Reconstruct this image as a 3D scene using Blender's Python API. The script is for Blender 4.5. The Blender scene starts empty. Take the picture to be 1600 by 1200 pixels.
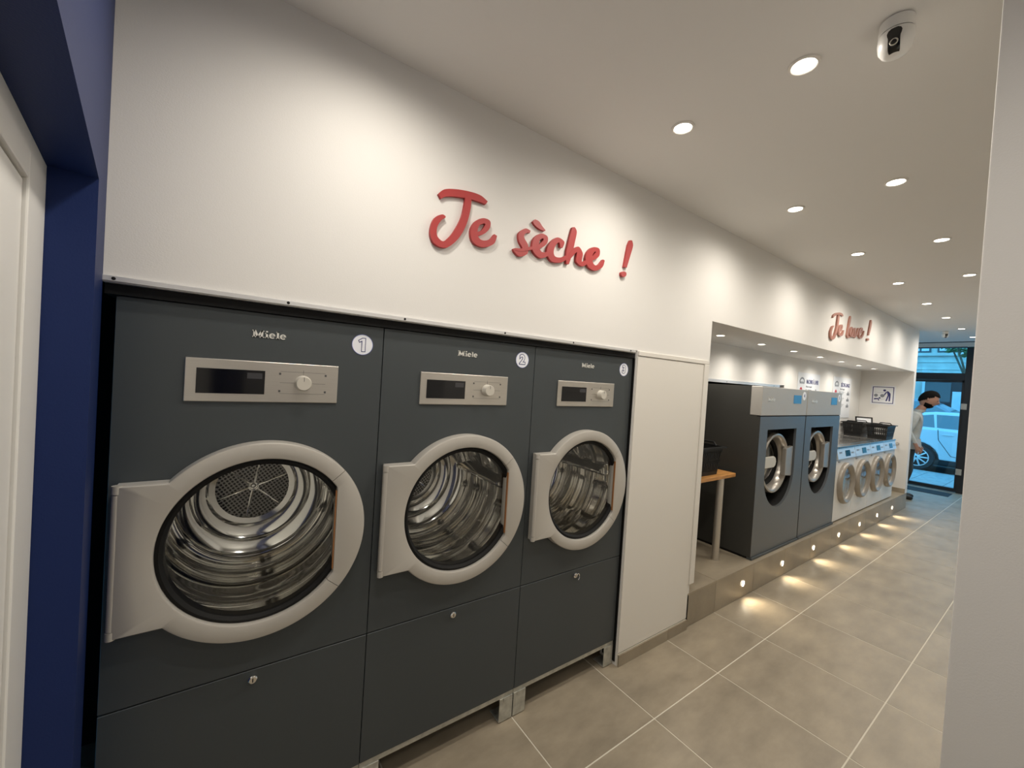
import bpy, bmesh, math, random
from mathutils import Matrix, Vector
random.seed(7)
PI = math.pi
scene = bpy.context.scene
COL = scene.collection

# ---------------------------------------------------------------- camera
cam_d = bpy.data.cameras.new('camera')
cam_d.sensor_fit = 'HORIZONTAL'; cam_d.sensor_width = 36.0
cam_d.lens = 622.606 * 36.0 / 1600.0
cam_d.clip_start = 0.01; cam_d.clip_end = 200
cam = bpy.data.objects.new('camera', cam_d); COL.objects.link(cam)
RGT = (0.817255, -0.572802, 0.063182); UPV = (-0.041989, 0.050158, 0.997858); FWD = (0.574744, 0.818158, -0.016941)
cam.matrix_world = Matrix(((RGT[0], UPV[0], -FWD[0], 0.2621), (RGT[1], UPV[1], -FWD[1], -1.4863),
                           (RGT[2], UPV[2], -FWD[2], 1.6315), (0, 0, 0, 1)))
scene.camera = cam

# ---------------------------------------------------------------- world / exposure
world = bpy.data.worlds.new('world'); scene.world = world; world.use_nodes = True
wb = world.node_tree.nodes['Background']
wb.inputs[0].default_value = (0.13, 0.56, 1.0, 1); wb.inputs[1].default_value = 3.0
vs = scene.view_settings
vs.view_transform = 'Standard'; vs.look = 'None'; vs.gamma = 1.0; vs.use_curve_mapping = False
vs.exposure = 0.0
SPOT_W, NICHE_W, STEP_W = 20.5, 14.0, 4.2
WARM = (1.0, 0.925, 0.82)

# ---------------------------------------------------------------- materials
def new_mat(name):
    m = bpy.data.materials.new(name); m.use_nodes = True
    return m, m.node_tree.nodes, m.node_tree.links, m.node_tree.nodes['Principled BSDF']

def mat(name, col, rough=0.5, metal=0.0, spec=0.5, vary=0.0, scale=8.0, bump=0.0, bscale=200.0, emit=None, estr=0.0, coat=0.0, stretch=None, bdist=0.002):
    m, N, L, b = new_mat(name)
    b.inputs['Base Color'].default_value = (*col, 1)
    b.inputs['Roughness'].default_value = rough
    b.inputs['Metallic'].default_value = metal
    b.inputs['Specular IOR Level'].default_value = spec
    b.inputs['Coat Weight'].default_value = coat
    if emit:
        b.inputs['Emission Color'].default_value = (*emit, 1); b.inputs['Emission Strength'].default_value = estr
    if vary or bump:
        tc = N.new('ShaderNodeTexCoord'); mp = N.new('ShaderNodeMapping'); L.new(tc.outputs['Object'], mp.inputs[0])
        if stretch: mp.inputs['Scale'].default_value = stretch
    if vary:
        n = N.new('ShaderNodeTexNoise'); n.inputs['Scale'].default_value = scale; n.inputs['Detail'].default_value = 6
        L.new(mp.outputs[0], n.inputs['Vector'])
        r = N.new('ShaderNodeValToRGB'); r.color_ramp.elements[0].position = 0.3; r.color_ramp.elements[1].position = 0.7
        r.color_ramp.elements[0].color = (*[c * (1 - vary) for c in col], 1)
        r.color_ramp.elements[1].color = (*[min(1, c * (1 + vary)) for c in col], 1)
        L.new(n.outputs[0], r.inputs[0]); L.new(r.outputs[0], b.inputs['Base Color'])
    if bump:
        n2 = N.new('ShaderNodeTexNoise'); n2.inputs['Scale'].default_value = bscale; n2.inputs['Detail'].default_value = 3
        L.new(mp.outputs[0], n2.inputs['Vector'])
        bp = N.new('ShaderNodeBump'); bp.inputs['Strength'].default_value = bump; bp.inputs['Distance'].default_value = bdist
        L.new(n2.outputs[0], bp.inputs['Height']); L.new(bp.outputs[0], b.inputs['Normal'])
    return m

def glass_mat(name, tint=(0.8, 0.83, 0.82), rough=0.02, ior=1.5, refl=1.0):
    m, N, L, b = new_mat(name); N.remove(b)
    out = N['Material Output']
    t = N.new('ShaderNodeBsdfTransparent'); t.inputs[0].default_value = (*tint, 1)
    g = N.new('ShaderNodeBsdfGlossy'); g.inputs['Roughness'].default_value = rough; g.inputs['Color'].default_value = (refl, refl, refl, 1)
    # reflectance by viewing angle, the same from both sides of the thin pane
    lw = N.new('ShaderNodeLayerWeight'); lw.inputs['Blend'].default_value = 0.5
    pw = N.new('ShaderNodeMath'); pw.operation = 'POWER'; pw.inputs[1].default_value = 5.0; L.new(lw.outputs['Facing'], pw.inputs[0])
    r0 = ((ior-1)/(ior+1))**2 * 1.6
    f = N.new('ShaderNodeMath'); f.operation = 'MULTIPLY_ADD'; f.inputs[1].default_value = 1-r0; f.inputs[2].default_value = r0; L.new(pw.outputs[0], f.inputs[0])
    mx = N.new('ShaderNodeMixShader')
    L.new(f.outputs[0], mx.inputs[0]); L.new(t.outputs[0], mx.inputs[1]); L.new(g.outputs[0], mx.inputs[2]); L.new(mx.outputs[0], out.inputs[0])
    return m

def tile_mat(name, col):
    m, N, L, b = new_mat(name)
    tc = N.new('ShaderNodeTexCoord'); oi = N.new('ShaderNodeObjectInfo')
    ad = N.new('ShaderNodeVectorMath'); ad.operation = 'ADD'
    sc_ = N.new('ShaderNodeVectorMath'); sc_.operation = 'SCALE'; sc_.inputs['Scale'].default_value = 37.0
    cb = N.new('ShaderNodeCombineXYZ'); L.new(oi.outputs['Random'], cb.inputs[0]); L.new(oi.outputs['Random'], cb.inputs[1])
    L.new(cb.outputs[0], sc_.inputs[0]); L.new(tc.outputs['Object'], ad.inputs[0]); L.new(sc_.outputs[0], ad.inputs[1])
    mp = N.new('ShaderNodeMapping'); mp.inputs['Scale'].default_value = (1.0, 2.2, 1.0); L.new(ad.outputs[0], mp.inputs[0])
    n = N.new('ShaderNodeTexNoise'); n.inputs['Scale'].default_value = 3.0; n.inputs['Detail'].default_value = 8; n.inputs['Roughness'].default_value = 0.62
    L.new(mp.outputs[0], n.inputs['Vector'])
    r = N.new('ShaderNodeValToRGB'); e = r.color_ramp.elements
    e[0].position = 0.28; e[0].color = (*[c * 0.72 for c in col], 1); e[1].position = 0.75; e[1].color = (*[c * 1.20 for c in col], 1)
    L.new(n.outputs[0], r.inputs[0]); L.new(r.outputs[0], b.inputs['Base Color'])
    n3 = N.new('ShaderNodeTexNoise'); n3.inputs['Scale'].default_value = 12; L.new(mp.outputs[0], n3.inputs['Vector'])
    mr = N.new('ShaderNodeMapRange'); mr.inputs['To Min'].default_value = 0.34; mr.inputs['To Max'].default_value = 0.5
    L.new(n3.outputs[0], mr.inputs[0]); L.new(mr.outputs[0], b.inputs['Roughness'])
    return m

def perf_mat(name, col, hole, scale):
    # punched sheet: a hexagonal field of round holes
    m, N, L, b = new_mat(name)
    tc = N.new('ShaderNodeTexCoord'); v = N.new('ShaderNodeTexVoronoi'); v.inputs['Scale'].default_value = scale; v.inputs['Randomness'].default_value = 0.0
    mp = N.new('ShaderNodeMapping'); mp.inputs['Rotation'].default_value = (0, 0.6, 0); mp.inputs['Scale'].default_value = (1, 0.0, 1)
    L.new(tc.outputs['Object'], mp.inputs[0]); L.new(mp.outputs[0], v.inputs['Vector'])
    r = N.new('ShaderNodeValToRGB'); r.color_ramp.interpolation = 'LINEAR'
    e = r.color_ramp.elements; e[0].position = 0.33; e[0].color = (*hole, 1); e[1].position = 0.40; e[1].color = (*col, 1)
    L.new(v.outputs['Distance'], r.inputs[0]); L.new(r.outputs[0], b.inputs['Base Color'])
    b.inputs['Metallic'].default_value = 0.6; b.inputs['Roughness'].default_value = 0.35
    return m

M = {}
M['wall'] = mat('white_wall_paint', (0.80, 0.785, 0.755), 0.75, bump=0.12, bscale=260)
M['ceil'] = mat('white_ceiling_paint', (0.80, 0.785, 0.76), 0.85, bump=0.06, bscale=200)
M['blue'] = mat('navy_wall_paint', (0.008, 0.022, 0.105), 0.5, spec=0.25, bump=0.15, bscale=300)
M['white'] = mat('white_lacquer', (0.80, 0.79, 0.76), 0.4)
M['trim'] = mat('white_trim', (0.80, 0.77, 0.71), 0.45)
M['panel'] = mat('white_panel', (0.79, 0.76, 0.70), 0.6)
M['tile'] = tile_mat('floor_tile', (0.345, 0.292, 0.215))
M['grout'] = mat('grout', (0.70, 0.66, 0.56), 0.85)
M['anth'] = mat('anthracite_enamel', (0.066, 0.076, 0.081), 0.42, 0.15, 0.4, bump=0.15, bscale=900, bdist=0.0005)
M['anth_side'] = mat('anthracite_side', (0.030, 0.031, 0.029), 0.5)
M['black'] = mat('black_rubber', (0.006, 0.006, 0.006), 0.6, spec=0.25)
M['void'] = mat('shade_black_recess', (0.015, 0.015, 0.015), 0.9, spec=0.1)  # near-black colour stands in for the unlit depth behind the machines
M['silver'] = mat('silver_lacquer', (0.53, 0.505, 0.46), 0.38, 0.25, 0.5)
M['steel'] = mat('brushed_steel', (0.60, 0.57, 0.52), 0.33, 0.85, vary=0.05, scale=20, stretch=(1, 1, 60))
M['alu'] = mat('aluminium_profile', (0.80, 0.80, 0.80), 0.35, 0.5)
M['galv'] = mat('galvanised_steel', (0.55, 0.55, 0.50), 0.5, 0.6, vary=0.2, scale=30)
M['chrome'] = mat('chrome', (0.85, 0.85, 0.85), 0.08, 1.0)
M['drum'] = mat('drum_steel', (0.88, 0.87, 0.84), 0.08, 1.0)
M['perf'] = perf_mat('punched_drum_back', (0.50, 0.48, 0.45), (0.02, 0.02, 0.02), 75)
M['glass'] = glass_mat('door_glass', (0.92, 0.93, 0.92), 0.02, 1.45, 0.8)
M['winglass'] = glass_mat('window_glass', (0.93, 0.97, 0.98), 0.0, 1.35)
M['display'] = mat('black_display', (0.004, 0.004, 0.005), 0.08, spec=0.5)
M['dispmark'] = mat('display_label', (0.05, 0.05, 0.055), 0.3)
M['dial'] = mat('dial_plastic', (0.62, 0.59, 0.52), 0.35, 0.1)
M['print'] = mat('grey_print', (0.10, 0.10, 0.10), 0.6)
M['logo'] = mat('logo_silver', (0.80, 0.79, 0.74), 0.3, 0.2)
M['sticker'] = mat('sticker_white', (0.86, 0.88, 0.93), 0.4)
M['stickrim'] = mat('sticker_blue_rim', (0.16, 0.20, 0.50), 0.4)
M['navy'] = mat('navy_print', (0.025, 0.03, 0.16), 0.5)
M['orange'] = mat('latch_amber', (0.30, 0.13, 0.045), 0.4)
M['red'] = mat('red_lettering', (0.42, 0.045, 0.045), 0.5)
M['copper'] = mat('salmon_lettering', (0.42, 0.19, 0.14), 0.45)
M['lamp'] = mat('lamp_lens', (1, 1, 1), 0.4, emit=(1.0, 0.93, 0.80), estr=14.0)
M['led'] = mat('step_led', (1, 1, 1), 0.4, emit=(1.0, 0.90, 0.72), estr=16.0)
M['lamprim'] = mat('lamp_rim', (0.80, 0.77, 0.72), 0.4)
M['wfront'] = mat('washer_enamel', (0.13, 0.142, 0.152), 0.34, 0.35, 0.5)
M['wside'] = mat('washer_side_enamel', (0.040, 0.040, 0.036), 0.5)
M['wwhite'] = mat('white_enamel', (0.78, 0.77, 0.74), 0.25)
M['wring'] = mat('washer_ring_grey', (0.31, 0.28, 0.24), 0.35, 0.2)
M['wpanel'] = mat('washer_panel_steel', (0.74, 0.77, 0.80), 0.22, 0.35)
M['wband'] = mat('washer_band_steel', (0.50, 0.485, 0.455), 0.48, 0.45, vary=0.04, scale=20, stretch=(1, 1, 60))
M['wdoor'] = mat('washer_door_metal', (0.44, 0.41, 0.37), 0.28, 0.6)
M['wtop'] = mat('washer_top_steel', (0.42, 0.41, 0.39), 0.16, 0.9)
M['screen'] = mat('washer_screen', (0.05, 0.16, 0.30), 0.15, emit=(0.05, 0.20, 0.38), estr=0.15)
M['wood'] = mat('varnished_oak', (0.52, 0.25, 0.075), 0.38, vary=0.35, scale=6, stretch=(1.5, 14, 14))
M['plastic'] = mat('black_plastic', (0.009, 0.009, 0.009), 0.45, spec=0.3)
M['camwhite'] = mat('camera_white', (0.80, 0.79, 0.76), 0.28)
M['camblack'] = mat('camera_black', (0.012, 0.012, 0.012), 0.12)
M['frame'] = mat('dark_door_frame', (0.012, 0.014, 0.018), 0.45)
M['mat'] = mat('entrance_mat', (0.02, 0.025, 0.03), 0.9)
M['paper'] = mat('poster_paper', (0.80, 0.82, 0.85), 0.5)
M['posterred'] = mat('poster_red', (0.55, 0.03, 0.05), 0.5)
M['postergrey'] = mat('poster_grey', (0.22, 0.24, 0.27), 0.5)
M['skin'] = mat('skin', (0.42, 0.22, 0.15), 0.5)
M['hair'] = mat('dark_hair', (0.006, 0.005, 0.004), 0.8, spec=0.1, bump=0.5, bscale=120)
M['shirt'] = mat('pale_grey_shirt', (0.44, 0.45, 0.43), 0.8, vary=0.12, scale=14)
M['trousers'] = mat('dark_trousers', (0.025, 0.03, 0.03), 0.8)
M['shoe'] = mat('dark_shoe', (0.015, 0.016, 0.016), 0.5)
M['carpaint'] = mat('white_car_paint', (0.66, 0.70, 0.72), 0.22, coat=0.6)
M['carpaint2'] = mat('grey_car_paint', (0.22, 0.25, 0.30), 0.25, coat=0.6)
M['carglass'] = mat('car_glass', (0.10, 0.13, 0.15), 0.05, spec=1.0)
M['tyre'] = mat('tyre_rubber', (0.012, 0.012, 0.013), 0.75)
M['alloy'] = mat('alloy_wheel', (0.75, 0.75, 0.75), 0.3, 0.4)
M['paving'] = mat('pavement', (0.36, 0.36, 0.36), 0.8, vary=0.18, scale=9)
M['asphalt'] = mat('asphalt', (0.07, 0.07, 0.07), 0.9, vary=0.2, scale=30)
M['stone'] = mat('facade_stone', (0.66, 0.66, 0.60), 0.85, vary=0.12, scale=3)
M['dark_win'] = mat('shop_window', (0.02, 0.025, 0.03), 0.06, spec=0.8)
M['leaf'] = mat('leaf_green', (0.10, 0.20, 0.07), 0.55, vary=0.4, scale=5)
M['bark'] = mat('bark', (0.11, 0.08, 0.05), 0.9, vary=0.3, scale=20)

# ---------------------------------------------------------------- mesh helpers
class MB:
    def __init__(s): s.v = []; s.f = []
    def add(s, vs, fs):
        o = len(s.v); s.v += [tuple(map(float, q)) for q in vs]; s.f += [tuple(i + o for i in f) for f in fs]; return s
    def box(s, x0, x1, y0, y1, z0, z1):
        return s.add([(x0,y0,z0),(x1,y0,z0),(x1,y1,z0),(x0,y1,z0),(x0,y0,z1),(x1,y0,z1),(x1,y1,z1),(x0,y1,z1)],
                     [(0,3,2,1),(4,5,6,7),(0,1,5,4),(1,2,6,5),(2,3,7,6),(3,0,4,7)])
    def tube(s, pts, radii, n=12, cap=True):
        pts = [Vector(p) for p in pts]; k = len(pts)
        if not isinstance(radii, (list, tuple)): radii = [radii] * k
        ref = None; vs = []; fs = []
        for i, p in enumerate(pts):
            t = (pts[min(i+1, k-1)] - pts[max(i-1, 0)]).normalized()
            if ref is None:
                ref = Vector((0,0,1)) if abs(t.z) < 0.9 else Vector((1,0,0))
            a = t.cross(ref).normalized(); b = t.cross(a).normalized(); ref = b.cross(t) * -1 if False else ref
            for j in range(n):
                w = 2*PI*j/n; vs.append(p + a*math.cos(w)*radii[i] + b*math.sin(w)*radii[i])
        for i in range(k-1):
            for j in range(n):
                fs.append((i*n+j, (i+1)*n+j, (i+1)*n+(j+1) % n, i*n+(j+1) % n))
        if cap:
            fs.append(tuple(range(n))); fs.append(tuple((k-1)*n + j for j in reversed(range(n))))
        return s.add(vs, fs)
    def lathe(s, prof, c, axis='y', n=48, closed=False):
        # prof: (radius, offset along axis)
        vs = []; fs = []; k = len(prof)
        for r, h in prof:
            for j in range(n):
                w = 2*PI*j/n; a, b = r*math.cos(w), r*math.sin(w)
                vs.append({'y': (c[0]+a, c[1]+h, c[2]+b), 'z': (c[0]+a, c[1]+b, c[2]+h), 'x': (c[0]+h, c[1]+a, c[2]+b)}[axis])
        for i in range(k-1 + (1 if closed else 0)):
            i2 = (i+1) % k
            for j in range(n):
                fs.append((i*n+j, i*n+(j+1) % n, i2*n+(j+1) % n, i2*n+j))
        return s.add(vs, fs)
    def disc(s, c, r, axis='y', n=40, sx=1.0):
        vs = [c]; fs = []
        for j in range(n):
            w = 2*PI*j/n; a, b = r*math.cos(w)*sx, r*math.sin(w)
            vs.append({'y': (c[0]+a, c[1], c[2]+b), 'z': (c[0]+a, c[1]+b, c[2]), 'x': (c[0], c[1]+a, c[2]+b)}[axis])
        for j in range(n): fs.append((0, 1+j, 1+(j+1) % n))
        return s.add(vs, fs)
    def prism(s, poly, a, b, axis='y'):
        # poly in the two other axes, extruded from a to b
        def P(u, v, h): return {'y': (u, h, v), 'x': (h, u, v), 'z': (u, v, h)}[axis]
        k = len(poly)
        vs = [P(u, v, a) for u, v in poly] + [P(u, v, b) for u, v in poly]
        fs = [tuple(range(k)), tuple(range(2*k-1, k-1, -1))] + [(i, i+k, (i+1) % k + k, (i+1) % k) for i in range(k)]
        return s.add(vs, fs)
    def ribbon(s, quads, y0, y1, sub=5):
        # a brush stroke: left/right edge points (xl, zl, xr, zr) smoothed, given thickness
        n = len(quads)
        def cr(p0, p1, p2, p3, t):
            return [0.5*((2*b)+(-a+c)*t+(2*a-5*b+4*c-d)*t*t+(-a+3*b-3*c+d)*t**3) for a, b, c, d in zip(p0, p1, p2, p3)]
        row = []
        for i in range(n-1):
            q = [quads[max(i-1, 0)], quads[i], quads[i+1], quads[min(i+2, n-1)]]
            for k in range(sub): row.append(cr(*q, k/sub))
        row.append(list(quads[-1]))
        vs = []; fs = []
        for i, (xl, zl, xr, zr) in enumerate(row):
            yy = y0 - 0.0014*i/len(row)      # the stroke rises a hair so that it can cross itself
            vs += [(xl, yy, zl), (xr, yy, zr), (xl, y1, zl), (xr, y1, zr)]
        for i in range(len(row)-1):
            a = 4*i; b = a+4
            fs += [(a, a+1, b+1, b), (a+2, b+2, b+3, a+3), (a, b, b+2, a+2), (a+1, a+3, b+3, b+1)]
        fs += [(0, 2, 3, 1)]; e = 4*(len(row)-1); fs += [(e, e+1, e+3, e+2)]
        return s.add(vs, fs)
    def star(s, c, angs, rings, closed=True, close_prof=True, caps=False):
        # rings: list of functions angle -> (radius, y); star-shaped loops about c in the xz plane
        k = len(rings); n = len(angs); vs = []; fs = []
        for rg in rings:
            for w in angs:
                r, y = rg(w); vs.append((c[0]+r*math.cos(w), y, c[1]+r*math.sin(w)))
        for i in range(k if close_prof else k-1):
            i2 = (i+1) % k
            for j in range(n if closed else n-1):
                j2 = (j+1) % n; fs.append((i*n+j, i*n+j2, i2*n+j2, i2*n+j))
        if caps:
            fs.append(tuple(i*n for i in range(k))); fs.append(tuple(i*n+n-1 for i in reversed(range(k))))
        return s.add(vs, fs)
    def text(s, body, size, loc, face='-y', offset=0.0, align='CENTER', depth=0.0008, sx=1.0, bold=0.0):
        cu = bpy.data.curves.new('t', 'FONT'); cu.body = body; cu.size = size; cu.align_x = align; cu.align_y = 'CENTER'
        cu.offset = offset; cu.extrude = depth; cu.resolution_u = 3
        o = bpy.data.objects.new('t', cu); COL.objects.link(o); bpy.context.view_layer.update()
        dg = bpy.context.evaluated_depsgraph_get(); me = bpy.data.meshes.new_from_object(o.evaluated_get(dg))
        def P(v):
            x, y, z = v.x*sx, v.y, v.z
            if face == '-y': return (loc[0]+x, loc[1]-z, loc[2]+y)
            return (loc[0]-z, loc[1]-x, loc[2]+y)
        s.add([P(v.co) for v in me.vertices], [tuple(q.vertices) for q in me.polygons])
        bpy.data.objects.remove(o); bpy.data.curves.remove(cu); bpy.data.meshes.remove(me)
        return s
    def build(s, name, m, parent=None, smooth=False, bevel=0.0, seg=2, fix=True):
        me = bpy.data.meshes.new(name); me.from_pydata(s.v, [], s.f); me.update()
        if fix:
            bm = bmesh.new(); bm.from_mesh(me); bmesh.ops.remove_doubles(bm, verts=bm.verts, dist=1e-6)
            bmesh.ops.recalc_face_normals(bm, faces=bm.faces); bm.to_mesh(me); bm.free()
        me.materials.append(M[m] if isinstance(m, str) else m)
        o = bpy.data.objects.new(name, me); COL.objects.link(o)
        if parent: o.parent = parent
        if smooth:
            for q in me.polygons: q.use_smooth = True
            try: me.set_sharp_from_angle(angle=math.radians(38))
            except Exception: pass
        if bevel:
            b = o.modifiers.new('bevel', 'BEVEL'); b.width = bevel; b.segments = seg; b.limit_method = 'ANGLE'; b.angle_limit = math.radians(40)
        return o

def tag(o, label, cat, group=None, kind=None):
    o['label'] = label; o['category'] = cat
    if group: o['group'] = group
    if kind: o['kind'] = kind
    return o
def struct(o): o['kind'] = 'structure'; return o
def thing(name, loc=(0,0,0), rz=0.0):
    o = bpy.data.objects.new(name, None); o.empty_display_size = 0.05; COL.objects.link(o); o.location = loc; o.rotation_euler = (0, 0, rz); return o
def copy_tree(o, parent=None):
    c = o.copy(); COL.objects.link(c)
    if parent: c.parent = parent
    for ch in list(o.children): copy_tree(ch, c)
    return c
def slot_mesh(name, proto_mesh, loc, parent):
    o = bpy.data.objects.new(name, proto_mesh); COL.objects.link(o); o.location = loc; o.parent = parent; return o
def spot(name, loc, direction, watts, size, blend, radius, parent, col=WARM):
    d = bpy.data.lights.new(name, 'SPOT'); d.energy = watts; d.spot_size = math.radians(size); d.spot_blend = blend
    d.shadow_soft_size = radius; d.color = col
    o = bpy.data.objects.new(name, d); COL.objects.link(o); o.parent = parent; o.location = loc
    o.rotation_euler = Vector(direction).to_track_quat('-Z', 'Y').to_euler()
    return o
ORD = ['first', 'second', 'third', 'fourth', 'fifth', 'sixth', 'seventh', 'eighth', 'ninth', 'tenth']

# ================================================================ SETTING
H = 2.74; WY = -0.024; P = 0.7153; SOF = 2.10; ST = 0.236
XW = 11.4                      # street front
YR = -2.6                      # right wall

floor = struct(MB().box(-0.6, XW, YR-0.1, 1.4, -0.12, -0.0012).build('floor', 'grout'))
tm = MB().box(-0.2968, 0.2968, -0.2968, 0.2968, -0.02, 0).build('tile', 'tile', floor, bevel=0.0012, seg=1)
tmesh = tm.data; bpy.data.objects.remove(tm)
def tile(x0, x1, y0, y1, z0, z1, parent, name='tile'):
    o = MB().box(x0, x1, y0, y1, z0, z1).build(name, 'tile', parent); return o
for i in range(-4, 16):
    xa = 2.0305 + 0.6*i
    for j, yc in enumerate((0.534, -0.066, -0.666, -1.266, -1.866, -2.466)):
        if xa + 0.6 > XW:
            tile(xa+0.0015, XW-0.001, yc-0.2985, yc+0.2985, -0.02, 0, floor)
            continue
        if j == 0 and 2.9 < xa < 8.6: continue
        if xa < -0.2 and yc < -1.6: continue
        o = bpy.data.objects.new('tile', tmesh); COL.objects.link(o); o.location = (xa+0.3, yc, 0); o.parent = floor

ceiling = struct(MB().box(-0.7, 10.6, YR-0.1, 1.4, H, H+0.12).build('ceiling', 'ceil'))
struct(MB().box(10.6, XW+0.3, YR-0.1, 1.4, H+0.22, H+0.34).box(10.6, 10.62, YR-0.1, 1.4, H+0.12, H+0.22).build('ceiling_street', 'ceil'))
# lip coloured dark as a shadow line, ceiling step by the street front
struct(MB().box(10.56, 10.6, YR, 1.3, H-0.012, H).build('trim_shadow_line', 'frame'))

# the wall with the dryers and its bulkhead over the niche
wf = MB()
wf.box(-0.08, 2.924, WY, 0.10, 1.829, H)
wf.box(2.924, 8.87, WY, 0.10, SOF, H)
wf.box(2.149, 2.872, WY, 0.10, 0.0, 1.829)
wall_front = struct(wf.build('wall_front', 'wall'))
# seams of the white service panel
struct(MB().box(2.152, 2.905, WY-0.012, WY, 1.800, 1.827).build('trim_1', 'trim', bevel=0.003))
struct(MB().box(2.850, 2.905, WY-0.012, WY+0.03, 0.305, 1.800).build('trim_2', 'trim', bevel=0.003))
service = MB().box(2.152, 2.846, WY-0.007, WY-0.0005, 0.075, 1.797).build('service_panel', 'panel', bevel=0.002)
tag(service, 'tall white service panel between third dryer and the step', 'wall panel')
base = struct(MB().box(2.152, 2.846, WY-0.009, WY, 0.0, 0.068).build('baseboard_front', 'grout'))
for x0, x1 in ((2.152, 2.629), (2.632, 2.846)): tile(x0, x1, WY-0.016, WY-0.008, 0.0, 0.068, base)

# niche: soffit, back wall, side walls
struct(MB().box(2.872, 8.87, 0.10, 0.75, SOF, SOF+0.1).build('ceiling_niche', 'ceil'))
struct(MB().box(2.872, 8.75, 0.60, 0.68, 1.742, SOF).box(5.80, 8.75, 0.60, 0.68, ST, 1.742).build('wall_niche_back', 'wall'))
struct(MB().box(2.80, 2.872, 0.10, 1.32, 0, SOF).build('wall_niche_left', 'wall'))
we = struct(MB().box(8.75, 8.87, WY, 0.75, ST, SOF).build('wall_niche_end', 'wall'))
bn = struct(MB().box(8.742, 8.75, WY, 0.60, ST, ST+0.068).build('baseboard_niche_end', 'grout'))
for y0, y1 in ((WY, 0.232), (0.235, 0.598)): tile(8.736, 8.744, y0, y1, ST+0.001, ST+0.068, bn)
struct(MB().box(2.872, 5.80, 1.30, 1.36, 0, 1.9).box(5.80, 5.86, 0.68, 1.36, 0, 1.9).box(2.872, 5.80, 0.681, 1.36, 1.85, 1.9).build('wall_niche_void', 'void'))
struct(MB().box(-0.3, 2.80, 0.80, 0.86, 0, 1.9).box(2.74, 2.80, 0.10, 0.80, 0, 1.9).box(-0.3, -0.24, -0.02, 0.8, 0, 1.9).box(-0.3, 2.8, 0.10, 0.86, 1.9, 1.95).build('wall_dryer_void', 'void'))

# tiled step
step = struct(MB().box(2.849, 8.86, WY+0.008, 1.30, 0, ST-0.010).build('floor_step', 'grout'))
xs = [2.849] + [3.2305 + 0.6*k for k in range(10)] + [8.86]
for a, b in zip(xs[:-1], xs[1:]):
    if b - a < 0.02: continue
    tile(a+0.0015, b-0.0015, WY, WY+0.010, 0.003, ST-0.004, step, 'riser_tile')
    tile(a+0.0015, b-0.0015, WY-0.001, 0.533, ST-0.012, ST, step, 'step_tile')
    tile(a+0.0015, b-0.0015, 0.536, 1.13, ST-0.012, ST, step, 'step_tile')

# right-hand side: wing wall close to the camera, far right wall, rear wall, far left wall
struct(MB().box(1.60, 1.95, YR, -1.347, 0, H).build('wall_wing', 'wall', bevel=0.003))
struct(MB().box(0.2, XW, YR-0.1, YR, 0, H+0.24).build('wall_right', 'wall'))
struct(MB().box(8.87, XW, 1.25, 1.35, 0, H+0.24).box(8.80, 8.87, 0.75, 1.35, 0, H).build('wall_far_left', 'wall'))

# slanted navy wall with the white door on the left
ang = math.atan2(0.1395, 0.9902)
def left_frame(name):   # local x = away from the wall face, local y = towards the dryers
    o = thing(name, (-0.022, WY, 0), ang); return o
lw = MB()
lw.box(-0.20, 0, -0.235, 0.0, 0, H)
lw.box(-0.20, 0, -2.75, -0.235, 2.0, H)
lw.box(-0.20, -0.079, -2.75, -0.235, 2.0-0.002, 2.0)
lw.box(-0.20, -0.18, -2.75, -0.235, 0, 2.0)
lw.box(-0.20, 0, -2.75, -1.75, 0, 2.0)
wl = struct(lw.build('wall_left', 'blue')); wl.location = (-0.022, WY, 0); wl.rotation_euler = (0, 0, ang)
door1 = struct(left_frame('door_1'))
MB().box(-0.18, -0.073, -0.395, -0.2355, 0, 2.0).box(-0.18, -0.073, -1.75, -0.395, 1.922, 2.0).box(-0.18, -0.073, -1.75, -1.66, 0, 1.922).build('door_frame', 'white', door1, bevel=0.003)
MB().box(-0.14, -0.080, -1.657, -0.398, 0.006, 1.919).build('door_leaf', 'white', door1, bevel=0.002)
hd = MB(); hd.tube([(-0.080, -1.60, 1.02), (-0.045, -1.60, 1.02), (-0.045, -1.49, 1.02)], 0.009).build('door_handle', 'chrome', door1)

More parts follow.
